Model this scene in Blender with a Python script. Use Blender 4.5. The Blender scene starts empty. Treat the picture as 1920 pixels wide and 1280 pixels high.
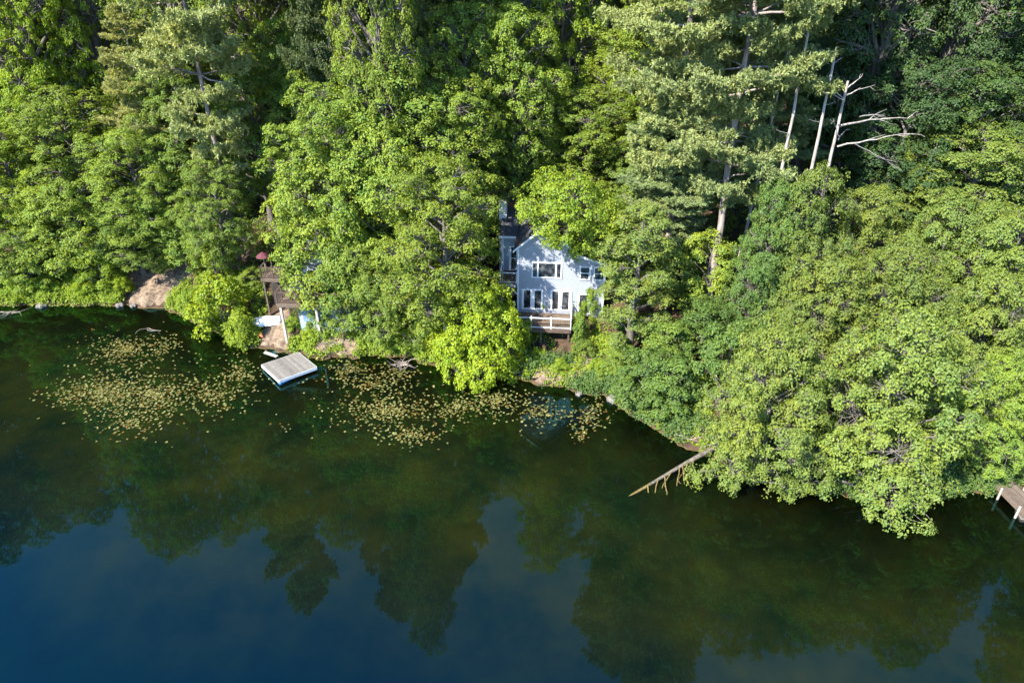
import bpy, math, random
import numpy as np
from mathutils import Vector, Matrix
R = math.radians
sc = bpy.context.scene
col = sc.collection

# ------------------------------------------------------------ camera, sky, sun, exposure
CAMH, PITCH, FPX = 32.0, 30.0, 1297.0
cam_d = bpy.data.cameras.new('camera'); cam = bpy.data.objects.new('camera', cam_d); col.objects.link(cam)
cam.location = (0, 0, CAMH); cam.rotation_euler = (R(90 - PITCH), 0, 0)
cam_d.sensor_width = 36; cam_d.lens = 36 * FPX / 1920; cam_d.clip_end = 3000; cam_d.clip_start = 0.5
sc.camera = cam
SUN_EL = 42.0
SUN_TRAVEL = Vector((0.74, 0.67, 0)).normalized()      # horizontal direction the light travels
w = bpy.data.worlds.new('World'); sc.world = w; w.use_nodes = True
nt = w.node_tree; bg = nt.nodes['Background']
sky = nt.nodes.new('ShaderNodeTexSky'); sky.sky_type = 'NISHITA'; sky.sun_disc = False
sky.sun_elevation = R(SUN_EL); sky.sun_rotation = math.atan2(-SUN_TRAVEL.x, -SUN_TRAVEL.y)
sky.air_density = 1.0; sky.dust_density = 0.0; sky.ozone_density = 7.0
nt.links.new(sky.outputs[0], bg.inputs[0]); bg.inputs[1].default_value = 0.15
sd = bpy.data.lights.new('sun', 'SUN'); sd.energy = 5.0; sd.angle = R(0.5); sd.color = (1.0, 0.95, 0.86)
sun = bpy.data.objects.new('sun', sd); col.objects.link(sun); sun.location = (-40, -20, 60)
dirv = Vector((SUN_TRAVEL.x * math.cos(R(SUN_EL)), SUN_TRAVEL.y * math.cos(R(SUN_EL)), -math.sin(R(SUN_EL))))
sun.rotation_euler = dirv.to_track_quat('-Z', 'Y').to_euler()
sc.view_settings.view_transform = 'Standard'; sc.view_settings.look = 'None'
sc.view_settings.exposure = 1.70; sc.view_settings.gamma = 1
sc.render.engine = 'CYCLES'
cy = sc.cycles
cy.max_bounces = 7; cy.diffuse_bounces = 3; cy.glossy_bounces = 3; cy.transmission_bounces = 4; cy.transparent_max_bounces = 8
cy.caustics_reflective = False; cy.caustics_refractive = False
cy.use_denoising = True; cy.use_adaptive_sampling = True; cy.adaptive_threshold = 0.02

# ------------------------------------------------------------ rays: photo pixel -> world point
_a = R(PITCH)
def ray(px, py):
    x = (px - 960) / FPX; y = -(py - 640) / FPX
    return Vector((x, math.cos(_a) + y * math.sin(_a), -math.sin(_a) + y * math.cos(_a)))
def onz(px, py, z=0.0):
    d = ray(px, py); t = (z - CAMH) / d.z
    return Vector((0, 0, CAMH)) + d * t
def ony(px, py, Y):
    d = ray(px, py); t = Y / d.y
    return Vector((0, 0, CAMH)) + d * t

# ------------------------------------------------------------ terrain
SHX = np.array([-400, -52.1, -39.6, -34.4, -27.5, -24.7, -21.3, -17.0, -10.5, -7.4, -3.5, 0.0, 5.25, 7.8, 10.5, 13.6, 17.5, 21.3, 25.7, 34.2, 60, 400.])
SHY = np.array([70, 62.8, 62.8, 61.9, 57.0, 54.6, 53.9, 52.4, 53.0, 51.6, 50.6, 49.2, 47.4, 46.4, 42.6, 39.2, 36.6, 35.2, 34.6, 35.5, 34, 30.])
def shore(X):
    return np.interp(X, SHX, SHY) + 0.22 * np.sin(np.asarray(X) * 1.9) + 0.15 * np.sin(np.asarray(X) * 4.3 + 1)
def ground(X, Y):
    X = np.asarray(X, float); Y = np.asarray(Y, float)
    d = Y - shore(X)
    up = 0.42 * (1 - np.exp(-np.maximum(d, 0) * 2.2)) + 0.37 * np.clip(d, 0, 16) + 0.2 * np.clip(d - 16, 0, 80) + 0.05 * np.clip(d - 96, 0, 1e4)
    dn = -0.26 * np.clip(-d, 0, 14)
    n = 0.16 * np.sin(X * 0.9 + Y * 0.5) * np.sin(Y * 1.1 - X * 0.3) + 0.08 * np.sin(X * 2.7 + 1.3) * np.sin(Y * 3.1)
    return np.where(d > 0, up + n * np.clip(d / 3, 0, 1), dn)
def gz(X, Y): return float(ground(X, Y))

# ------------------------------------------------------------ materials
def new_mat(name):
    m = bpy.data.materials.new(name); m.use_nodes = True
    n = m.node_tree; n.nodes.clear(); out = n.nodes.new('ShaderNodeOutputMaterial')
    return m, n, out
def ND(n, t, **k):
    nd = n.nodes.new(t)
    for a, b in k.items():
        if a in nd.inputs: nd.inputs[a].default_value = b
        else: setattr(nd, a, b)
    return nd
def mixc(n, fac, a, b, mode='MIX'):
    m = n.nodes.new('ShaderNodeMix'); m.data_type = 'RGBA'; m.blend_type = mode
    for s, v in ((m.inputs[0], fac), (m.inputs[6], a), (m.inputs[7], b)):
        if hasattr(v, 'is_linked') or isinstance(v, bpy.types.NodeSocket): n.links.new(v, s)
        else: s.default_value = v if not isinstance(v, tuple) or len(v) == 4 else (*v, 1)
    return m.outputs[2]
def rough_mat(name, c1, c2, scale=3.0, rough=0.85, bump=0.3, stretch=(1, 1, 1), spec=0.3, metallic=0.0, c3=None, s3=0.6):
    m, n, out = new_mat(name)
    tc = ND(n, 'ShaderNodeTexCoord'); mp = ND(n, 'ShaderNodeMapping'); mp.inputs['Scale'].default_value = stretch
    n.links.new(tc.outputs['Object'], mp.inputs[0])
    no = ND(n, 'ShaderNodeTexNoise', Scale=scale, Detail=6.0, Roughness=0.65); n.links.new(mp.outputs[0], no.inputs['Vector'])
    cr = ND(n, 'ShaderNodeValToRGB'); n.links.new(no.outputs[0], cr.inputs[0])
    cr.color_ramp.elements[0].position = 0.32; cr.color_ramp.elements[1].position = 0.68
    cr.color_ramp.elements[0].color = (*c1, 1); cr.color_ramp.elements[1].color = (*c2, 1)
    c = cr.outputs[0]
    if c3:
        n3 = ND(n, 'ShaderNodeTexNoise', Scale=s3, Detail=5.0); n.links.new(tc.outputs['Object'], n3.inputs['Vector'])
        r3 = ND(n, 'ShaderNodeValToRGB'); n.links.new(n3.outputs[0], r3.inputs[0])
        r3.color_ramp.elements[0].position = 0.58; r3.color_ramp.elements[1].position = 0.66
        c = mixc(n, r3.outputs[0], c, c3)
    b = ND(n, 'ShaderNodeBsdfPrincipled', Roughness=rough, Metallic=metallic); b.inputs['Specular IOR Level'].default_value = spec
    n.links.new(c, b.inputs['Base Color'])
    bp = ND(n, 'ShaderNodeBump', Strength=bump, Distance=0.05); n.links.new(no.outputs[0], bp.inputs['Height']); n.links.new(bp.outputs[0], b.inputs['Normal'])
    n.links.new(b.outputs[0], out.inputs[0])
    return m
def leaf_mat(name, trans=0.36, spec=0.012, rough=0.5, warm=(1.22, 1.1, 0.7), cool=(0.68, 0.8, 0.9)):
    m, n, out = new_mat(name)
    oi = ND(n, 'ShaderNodeObjectInfo'); at = ND(n, 'ShaderNodeAttribute', attribute_name='tint')
    cr = ND(n, 'ShaderNodeValToRGB'); n.links.new(at.outputs['Fac'], cr.inputs[0])
    cr.color_ramp.elements[0].color = (*cool, 1); cr.color_ramp.elements[1].color = (*warm, 1)
    cr.color_ramp.elements.new(0.5).color = (1, 1, 1, 1)
    c = mixc(n, 1.0, oi.outputs['Color'], cr.outputs[0], 'MULTIPLY')
    d = ND(n, 'ShaderNodeBsdfDiffuse'); t = ND(n, 'ShaderNodeBsdfTranslucent'); g = ND(n, 'ShaderNodeBsdfGlossy', Roughness=rough)
    g.inputs['Color'].default_value = (0.9, 0.95, 1, 1)
    ct = mixc(n, 1.0, c, (1.35, 1.25, 0.45), 'MULTIPLY')
    n.links.new(c, d.inputs[0]); n.links.new(ct, t.inputs[0])
    m1 = ND(n, 'ShaderNodeMixShader'); m1.inputs[0].default_value = trans; n.links.new(d.outputs[0], m1.inputs[1]); n.links.new(t.outputs[0], m1.inputs[2])
    m2 = ND(n, 'ShaderNodeMixShader'); m2.inputs[0].default_value = spec; n.links.new(m1.outputs[0], m2.inputs[1]); n.links.new(g.outputs[0], m2.inputs[2])
    n.links.new(m2.outputs[0], out.inputs[0])
    return m
def siding_mat(name, c1, c2, pitch=0.13):
    m, n, out = new_mat(name)
    tc = ND(n, 'ShaderNodeTexCoord')
    sp = ND(n, 'ShaderNodeSeparateXYZ'); n.links.new(tc.outputs['Object'], sp.inputs[0])
    dv = ND(n, 'ShaderNodeMath', operation='DIVIDE'); n.links.new(sp.outputs[2], dv.inputs[0]); dv.inputs[1].default_value = pitch
    fr = ND(n, 'ShaderNodeMath', operation='FRACT'); n.links.new(dv.outputs[0], fr.inputs[0])
    no = ND(n, 'ShaderNodeTexNoise', Scale=1.3, Detail=6.0); n.links.new(tc.outputs['Object'], no.inputs['Vector'])
    c = mixc(n, no.outputs[0], c1, c2)
    b = ND(n, 'ShaderNodeBsdfPrincipled', Roughness=0.65); b.inputs['Specular IOR Level'].default_value = 0.3
    n.links.new(c, b.inputs['Base Color'])
    bp = ND(n, 'ShaderNodeBump', Strength=0.9, Distance=0.02); n.links.new(fr.outputs[0], bp.inputs['Height']); n.links.new(bp.outputs[0], b.inputs['Normal'])
    n.links.new(b.outputs[0], out.inputs[0])
    return m
def plank_mat(name, c1, c2, axis=0, width=0.14):
    m, n, out = new_mat(name)
    tc = ND(n, 'ShaderNodeTexCoord'); sp = ND(n, 'ShaderNodeSeparateXYZ'); n.links.new(tc.outputs['Object'], sp.inputs[0])
    dv = ND(n, 'ShaderNodeMath', operation='DIVIDE'); n.links.new(sp.outputs[axis], dv.inputs[0]); dv.inputs[1].default_value = width
    fl = ND(n, 'ShaderNodeMath', operation='FLOOR'); n.links.new(dv.outputs[0], fl.inputs[0])
    wn = ND(n, 'ShaderNodeTexWhiteNoise'); wn.noise_dimensions = '1D'; n.links.new(fl.outputs[0], wn.inputs['W'])
    fr = ND(n, 'ShaderNodeMath', operation='FRACT'); n.links.new(dv.outputs[0], fr.inputs[0])
    lt = ND(n, 'ShaderNodeMath', operation='LESS_THAN'); n.links.new(fr.outputs[0], lt.inputs[0]); lt.inputs[1].default_value = 0.09
    no = ND(n, 'ShaderNodeTexNoise', Scale=2.4, Detail=8.0, Roughness=0.7); n.links.new(tc.outputs['Object'], no.inputs['Vector'])
    f = ND(n, 'ShaderNodeMath', operation='MULTIPLY_ADD'); n.links.new(wn.outputs[0], f.inputs[0]); f.inputs[1].default_value = 0.5
    s = ND(n, 'ShaderNodeMath', operation='MULTIPLY_ADD'); n.links.new(no.outputs[0], s.inputs[0]); s.inputs[1].default_value = 1.4; s.inputs[2].default_value = -0.42
    n.links.new(s.outputs[0], f.inputs[2])
    c = mixc(n, f.outputs[0], c1, c2)
    c = mixc(n, lt.outputs[0], c, tuple(v * 0.25 for v in c1))
    b = ND(n, 'ShaderNodeBsdfPrincipled', Roughness=0.8); b.inputs['Specular IOR Level'].default_value = 0.25
    n.links.new(c, b.inputs['Base Color']); n.links.new(b.outputs[0], out.inputs[0])
    return m
def glass_mat(name):
    m, n, out = new_mat(name)
    b = ND(n, 'ShaderNodeBsdfPrincipled', Roughness=0.04)
    t2 = ND(n, 'ShaderNodeTexCoord'); n2 = ND(n, 'ShaderNodeTexNoise', Scale=1.7, Detail=3.0); n.links.new(t2.outputs['Object'], n2.inputs['Vector'])
    r2 = ND(n, 'ShaderNodeValToRGB'); n.links.new(n2.outputs[0], r2.inputs[0]); r2.color_ramp.elements[0].position = 0.42; r2.color_ramp.elements[1].position = 0.62
    r2.color_ramp.elements[0].color = (0.012, 0.015, 0.018, 1); r2.color_ramp.elements[1].color = (0.085, 0.09, 0.095, 1); n.links.new(r2.outputs[0], b.inputs['Base Color'])
    b.inputs['Specular IOR Level'].default_value = 0.7
    tc = ND(n, 'ShaderNodeTexCoord'); no = ND(n, 'ShaderNodeTexNoise', Scale=1.2); n.links.new(tc.outputs['Object'], no.inputs['Vector'])
    bp = ND(n, 'ShaderNodeBump', Strength=0.05, Distance=0.05); n.links.new(no.outputs[0], bp.inputs['Height']); n.links.new(bp.outputs[0], b.inputs['Normal'])
    n.links.new(b.outputs[0], out.inputs[0]); return m

M = {}
M['leaf'] = leaf_mat('broadleaf')
M['needle'] = leaf_mat('needles', trans=0.25, spec=0.01, warm=(1.15, 1.1, 0.85), cool=(0.7, 0.82, 0.9))
M['bark'] = rough_mat('bark', (0.06, 0.05, 0.04), (0.19, 0.17, 0.145), 3.5, 0.95, 0.8, (3, 3, 0.6))
M['pine_bark'] = rough_mat('pine_bark', (0.13, 0.10, 0.085), (0.36, 0.30, 0.27), 2.2, 0.95, 0.8, (3, 3, 0.5))
M['dead_bark'] = rough_mat('dead_wood', (0.17, 0.14, 0.115), (0.46, 0.42, 0.375), 2.0, 0.9, 0.6, (2, 2, 0.5))
M['log'] = rough_mat('log_wood', (0.05, 0.042, 0.032), (0.19, 0.165, 0.13), 4, 0.9, 0.5)
M['sunk'] = rough_mat('sunken_wood', (0.085, 0.062, 0.02), (0.20, 0.145, 0.05), 4, 0.9, 0.3)
M['wall'] = siding_mat('grey_siding', (0.29, 0.31, 0.37), (0.36, 0.38, 0.43))
M['wing'] = siding_mat('blue_grey_siding', (0.28, 0.34, 0.38), (0.34, 0.40, 0.44))
M['white'] = rough_mat('white_paint', (0.66, 0.68, 0.70), (0.80, 0.80, 0.80), 5, 0.55, 0.05)
M['roof'] = rough_mat('dark_shingles', (0.025, 0.028, 0.035), (0.07, 0.072, 0.08), 14, 0.9, 0.4, (1, 1, 1), c3=(0.20, 0.09, 0.045), s3=0.55)
M['chimney'] = rough_mat('painted_brick', (0.50, 0.52, 0.54), (0.80, 0.80, 0.79), 6, 0.85, 0.5)
M['glass'] = glass_mat('window_glass')
M['blind'] = rough_mat('blue_window', (0.10, 0.17, 0.24), (0.22, 0.32, 0.42), 1.5, 0.15, 0.02, spec=0.6)
M['deck'] = plank_mat('deck_boards', (0.07, 0.052, 0.04), (0.20, 0.145, 0.10), 1)
M['darkwood'] = rough_mat('dark_stained_wood', (0.05, 0.035, 0.028), (0.12, 0.08, 0.06), 5, 0.85, 0.2)
M['greywood'] = rough_mat('weathered_wood', (0.24, 0.21, 0.18), (0.46, 0.42, 0.37), 4, 0.9, 0.3, (1, 1, 0.4))
M['raft'] = plank_mat('raft_boards', (0.10, 0.09, 0.078), (0.25, 0.228, 0.20), 0, 0.15)
M['dock'] = plank_mat('dock_boards', (0.08, 0.06, 0.045), (0.19, 0.145, 0.11), 1, 0.16)
M['blue'] = rough_mat('blue_plastic', (0.02, 0.10, 0.32), (0.035, 0.16, 0.45), 3, 0.4, 0.05, spec=0.5)
M['boat'] = rough_mat('white_hull', (0.70, 0.70, 0.70), (0.82, 0.82, 0.80), 3, 0.35, 0.03, spec=0.5)
M['orange'] = rough_mat('orange_plastic', (0.55, 0.10, 0.03), (0.75, 0.16, 0.05), 3, 0.4, 0.03, spec=0.5)
M['red'] = rough_mat('dark_red_cloth', (0.06, 0.014, 0.02), (0.12, 0.035, 0.042), 4, 0.8, 0.1)
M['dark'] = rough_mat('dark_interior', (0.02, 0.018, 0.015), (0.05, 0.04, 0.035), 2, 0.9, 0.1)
M['stone'] = rough_mat('field_stone', (0.08, 0.07, 0.06), (0.22, 0.20, 0.17), 3, 0.9, 0.6)
M['twig'] = rough_mat('dead_twigs', (0.24, 0.19, 0.15), (0.46, 0.39, 0.33), 4, 0.9, 0.2)

# ------------------------------------------------------------ helpers
def tag(o, label=None, cat=None, group=None, kind=None):
    if label: o['label'] = label
    if cat: o['category'] = cat
    if group: o['group'] = group
    if kind: o['kind'] = kind
    return o
def empty(name, loc, rz=0):
    o = bpy.data.objects.new(name, None); o.location = loc; o.rotation_euler = (0, 0, rz); o.empty_display_size = 0.5
    col.objects.link(o); return o
def np_mesh(name, V, Q, mat, tint=None, smooth=False):
    me = bpy.data.meshes.new(name)
    V = np.ascontiguousarray(V, np.float32); Q = np.ascontiguousarray(Q, np.int32)
    me.vertices.add(len(V)); me.vertices.foreach_set('co', V.ravel())
    k = Q.shape[1]
    me.loops.add(Q.size); me.loops.foreach_set('vertex_index', Q.ravel())
    me.polygons.add(len(Q)); me.polygons.foreach_set('loop_start', np.arange(0, Q.size, k, dtype=np.int32))
    me.polygons.foreach_set('loop_total', np.full(len(Q), k, np.int32))
    if tint is not None:
        a = me.attributes.new('tint', 'FLOAT', 'FACE'); a.data.foreach_set('value', np.ascontiguousarray(tint, np.float32))
    me.polygons.foreach_set('use_smooth', np.full(len(Q), smooth))
    me.materials.append(mat); me.update(calc_edges=True); return me
def link(name, me, parent=None):
    o = bpy.data.objects.new(name, me); col.objects.link(o)
    if parent: o.parent = parent
    return o
class MB:
    def __init__(s): s.v = []; s.f = []
    def box(s, x0, x1, y0, y1, z0, z1):
        b = len(s.v)
        s.v += [(x0, y0, z0), (x1, y0, z0), (x1, y1, z0), (x0, y1, z0), (x0, y0, z1), (x1, y0, z1), (x1, y1, z1), (x0, y1, z1)]
        s.f += [tuple(b + i for i in q) for q in ((0, 3, 2, 1), (4, 5, 6, 7), (0, 1, 5, 4), (1, 2, 6, 5), (2, 3, 7, 6), (3, 0, 4, 7))]
        return s
    def beam(s, p, q, w, h):
        p = Vector(p); q = Vector(q); d = (q - p).normalized()
        up = Vector((0, 0, 1)) if abs(d.z) < 0.95 else Vector((0, 1, 0))
        a = d.cross(up).normalized() * w / 2; c = a.cross(d).normalized() * h / 2
        b = len(s.v)
        for e in (p, q): s.v += [tuple(e - a - c), tuple(e + a - c), tuple(e + a + c), tuple(e - a + c)]
        s.f += [tuple(b + i for i in t) for t in ((0, 3, 2, 1), (4, 5, 6, 7), (0, 1, 5, 4), (1, 2, 6, 5), (2, 3, 7, 6), (3, 0, 4, 7))]
        return s
    def prism(s, pts, y0, y1):                      # outline in (x,z), extruded along y
        b = len(s.v); n = len(pts)
        s.v += [(x, y0, z) for x, z in pts] + [(x, y1, z) for x, z in pts]
        s.f += [tuple(b + i for i in range(n)), tuple(b + n + i for i in reversed(range(n)))]
        for i in range(n):
            j = (i + 1) % n; s.f.append((b + i, b + n + i, b + n + j, b + j))
        return s
    def tube(s, pts, rad, n=8, cap=True):
        V, Q = tube_np(pts, rad, n); b = len(s.v)
        s.v += [tuple(v) for v in V]; s.f += [tuple(int(i) + b for i in q) for q in Q]
        if cap:
            s.f.append(tuple(b + i for i in reversed(range(n)))); m = b + n * (len(pts) - 1); s.f.append(tuple(m + i for i in range(n)))
        return s
    def build(s, name, mat, parent=None, smooth=False, bevel=0):
        me = bpy.data.meshes.new(name); me.from_pydata(s.v, [], s.f); me.materials.append(mat)
        import bmesh
        bm = bmesh.new(); bm.from_mesh(me)
        bmesh.ops.recalc_face_normals(bm, faces=bm.faces)
        if bevel: bmesh.ops.bevel(bm, geom=bm.edges[:], offset=bevel, segments=1, affect='EDGES')
        bm.to_mesh(me); bm.free()
        if smooth: me.polygons.foreach_set('use_smooth', [True] * len(me.polygons))
        return link(name, me, parent)
def tube_np(pts, rad, n=5):
    P = np.asarray(pts, float); rad = np.broadcast_to(np.asarray(rad, float), (len(P),))
    T = np.gradient(P, axis=0); T /= np.linalg.norm(T, axis=1, keepdims=True) + 1e-9
    ref = np.array([0.31, 0.95, 0.05]) if abs(T[0][2]) > 0.6 else np.array([0.05, 0.1, 1.0])
    A = np.cross(T, ref); A /= np.linalg.norm(A, axis=1, keepdims=True) + 1e-9; B = np.cross(T, A)
    an = np.arange(n) / n * 2 * math.pi
    V = P[:, None] + rad[:, None, None] * (np.cos(an)[None, :, None] * A[:, None] + np.sin(an)[None, :, None] * B[:, None])
    k = np.arange(len(P) - 1)[:, None] * n; i = np.arange(n)[None]; j = (i + 1) % n
    Q = np.stack([k + i, k + j, k + n + j, k + n + i], -1).reshape(-1, 4)
    return V.reshape(-1, 3), Q
class TB:                                            # numpy tube collector
    def __init__(s): s.V = []; s.Q = []; s.n = 0
    def add(s, pts, rad, n=5):
        V, Q = tube_np(pts, rad, n); s.V.append(V); s.Q.append(Q + s.n); s.n += len(V)
    def mesh(s, name, mat): return np_mesh(name, np.concatenate(s.V), np.concatenate(s.Q), mat, smooth=True)
def curve(p, q, rng, bend=0.1, n=5, sag=0.0):
    p = np.asarray(p, float); q = np.asarray(q, float); L = np.linalg.norm(q - p)
    t = np.linspace(0, 1, n)[:, None]
    w = np.sin(t * math.pi) * rng.normal(0, bend * L, 3)[None] + np.concatenate([np.zeros((n, 2)), sag * L * np.sin(t * math.pi)], 1)
    jit = rng.normal(0, bend * L * 0.22, (n, 3)); jit[0] = 0; jit[-1] = 0
    return p + (q - p) * t + w + jit

# ------------------------------------------------------------ leaves
def unit(a): return a / (np.linalg.norm(a, axis=-1, keepdims=True) + 1e-9)
def leaves_from(C, N, T, L, W, rng, spraytint):
    """kite leaves: centre C, leaf normal N, tip direction T (nearly perpendicular to N)"""
    T = unit(T - N * np.sum(T * N, -1, keepdims=True)); S = np.cross(N, T)
    L = L[:, None]; W = W[:, None]
    fold = rng.uniform(0.0, 0.22, (len(C), 1)) * W
    V = np.stack([C - T * L * 0.5, C + S * W * 0.5 + N * fold + T * L * 0.02, C + T * L * 0.5 - N * fold, C - S * W * 0.5 + N * fold + T * L * 0.02], 1).reshape(-1, 3)
    Q = np.arange(len(C) * 4).reshape(-1, 4)
    tint = np.clip(0.5 + (spraytint - 0.5) * 0.75 + rng.normal(0, 0.17, len(C)), 0, 1)
    return V, Q, tint
def sprays(c, n, rng, k=13, rad=0.5, leaf=0.24, droop=0.5):
    """each spray: a shallow dome of leaves round c facing n"""
    m = len(c); n = unit(n)
    a = unit(np.cross(n, rng.normal(0, 1, (m, 3)))); b = np.cross(n, a)
    sr = rad * rng.uniform(0.6, 1.25, m)
    th = rng.uniform(0, 2 * math.pi, (m, k)); r = np.sqrt(rng.uniform(0.02, 1, (m, k))) * sr[:, None]
    out = np.cos(th)[..., None] * a[:, None] + np.sin(th)[..., None] * b[:, None]
    off = -(r / rad) ** 2 * droop * rad
    P = c[:, None] + out * r[..., None] + n[:, None] * off[..., None] + rng.normal(0, 0.05, (m, k, 3))
    LN = unit(n[:, None] + out * (r / rad)[..., None] * 0.75 + rng.normal(0, 0.27, (m, k, 3)))
    st = np.repeat(rng.uniform(0, 1, m)[:, None], k, 1)
    LL = leaf * rng.uniform(0.7, 1.25, m * k)
    return leaves_from(P.reshape(-1, 3), LN.reshape(-1, 3), out.reshape(-1, 3) - np.array([0, 0, 0.35]), LL, LL * rng.uniform(0.6, 0.85, m * k), rng, st.reshape(-1))

def deciduous(seed, H, Rr, bottom, nl, dens=2.7, leaf=0.175, rad=0.36, lean=(0, 0), profile='dome', lobef=(0.22, 0.38), trunk_r=None, k=12, bulge=(0.8, 1.12)):
    """returns (trunk mesh, crown mesh): lobed crown of leaf sprays on limbs"""
    rng = np.random.default_rng(seed)
    zb = bottom * H; hc = (H - zb); zc = zb + hc * 0.5
    lean = np.array([lean[0], lean[1], 0.0])
    def axis(z): return np.array([0, 0, 0.0]) + lean * (np.clip(z / (H * 0.75), 0, 1) ** 1.3)[..., None] + np.stack([np.zeros_like(z), np.zeros_like(z), z], -1)
    # lobe centres on a lumpy envelope
    i = np.arange(nl); t = (i + rng.uniform(0.1, 0.9, nl)) / nl
    zz = zb + hc * (0.06 + 0.86 * t)
    u = (zz - zb) / hc
    if profile == 'dome': w = np.sqrt(np.clip(1 - ((u - 0.4) / 0.68) ** 2, 0.05, 1))
    elif profile == 'egg': w = np.sqrt(np.clip(1 - ((u - 0.33) / 0.74) ** 2, 0.04, 1)) * (1 - 0.25 * u)
    else: w = np.sqrt(np.clip(1 - ((u - 0.25) / 0.85) ** 2, 0.05, 1))
    ph = i * 2.399963 + rng.uniform(0, 6.28) + rng.normal(0, 0.3, nl)
    lr = Rr * rng.uniform(lobef[0], lobef[1], nl) * (0.8 + 0.3 * w)
    rr = np.maximum(Rr * w * rng.uniform(bulge[0], bulge[1], nl) - lr, 0)
    LC = axis(zz) + np.stack([np.cos(ph) * rr, np.sin(ph) * rr, np.zeros(nl)], -1)
    # one top lobe
    LC = np.concatenate([LC, axis(np.array([H - Rr * 0.33]))]); lr = np.append(lr, Rr * 0.33)
    # sprays on lobes (flattened a little)
    cs = []; ns = []; which = []
    for j in range(len(LC)):
        m = int(4 * math.pi * lr[j] ** 2 * dens) + 6
        d = unit(rng.normal(0, 1, (m, 3)) + np.array([0, 0, 0.35]))
        rad_j = lr[j] * (1.06 - 0.4 * rng.random(m) ** 2) * (1 + 0.18 * np.sin(d[:, 0] * 5 + j) * np.sin(d[:, 1] * 5 + d[:, 2] * 4))
        p = LC[j] + d * rad_j[:, None] * np.array([1, 1, 0.82])
        keep = np.ones(m, bool)
        for q in range(len(LC)):
            if q != j: keep &= np.linalg.norm((p - LC[q]) / np.array([1, 1, 0.82]), axis=1) > lr[q] * 0.72
        keep |= rng.uniform(0, 1, m) < 0.12
        p = p[keep]; d = d[keep]
        # gather the sprays into small rosettes so the surface breaks into clumps
        nc = max(4, int(len(p) / 5.0)); cc = rng.permutation(len(p))[:nc]
        near_ = np.argmin(((p[:, None] - p[None, cc]) ** 2).sum(-1), 1); rel = p - p[cc][near_]
        rn = np.linalg.norm(rel, axis=1, keepdims=True)
        p = p[cc][near_] + rel * np.minimum(1, 0.42 / (rn + 1e-6)) * 0.8 - d[cc][near_] * (np.minimum(rn, 0.5) ** 2) * 0.9
        d = unit(d[cc][near_] + rel * 1.3)
        outw = p - axis(np.clip(p[:, 2] - Rr * 0.3, 0, H))
        cs.append(p); ns.append(unit(d * 0.55 + unit(outw) * 0.45 + np.array([0, 0, 0.75]) + rng.normal(0, 0.2, d.shape))); which.append(np.full(len(p), j))
    c = np.concatenate(cs); nrm = np.concatenate(ns); which = np.concatenate(which)
    V, Q, tint = sprays(c, nrm, rng, k=k, rad=rad, leaf=leaf)
    # per-lobe tint drift
    lt = rng.normal(0, 0.10, len(LC)); tint = np.clip(tint + np.repeat(lt[which], k), 0, 1)
    crown = np_mesh('crown', V, Q, M['leaf'], tint)
    tb = TB(); tr = trunk_r or (0.018 * H + 0.03)
    z0 = -0.8; zs = np.linspace(z0, H * 0.86, 12); ax = axis(np.maximum(zs, 0)); ax[:, 2] = zs
    ax[2:, :2] += np.cumsum(rng.normal(0, 0.05 * Rr / 5, (10, 2)), 0)
    tb.add(ax, tr * (1 - 0.85 * np.clip((zs - z0) / (H * 0.9), 0, 1)) + tr * 0.35 * np.exp(-np.maximum(zs, 0) * 1.5), 9)
    for j in range(len(LC)):
        zs0 = max(LC[j][2] - (0.5 + 0.35 * rng.random()) * np.linalg.norm(LC[j][:2] - lean[:2]) - lr[j] * 0.4, H * bottom * 0.6 + 0.1)
        kx = np.interp(zs0, zs, ax[:, 0]); ky = np.interp(zs0, zs, ax[:, 1])
        r0 = tr * 0.42 * (1 - zs0 / H * 0.7)
        pts = curve((kx, ky, zs0), LC[j], rng, 0.07, 6, 0.08)
        tb.add(pts, np.linspace(r0, r0 * 0.4, 6), 6)
        mine = np.where(which == j)[0]
        for q in rng.permutation(mine)[: max(5, len(mine) // 5)]:
            s = pts[rng.integers(3, 6)]
            tb.add(curve(s, c[q], rng, 0.08, 4), np.linspace(r0 * 0.34, 0.012, 4), 4)
    return tb.mesh('trunk', M['bark']), crown

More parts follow.
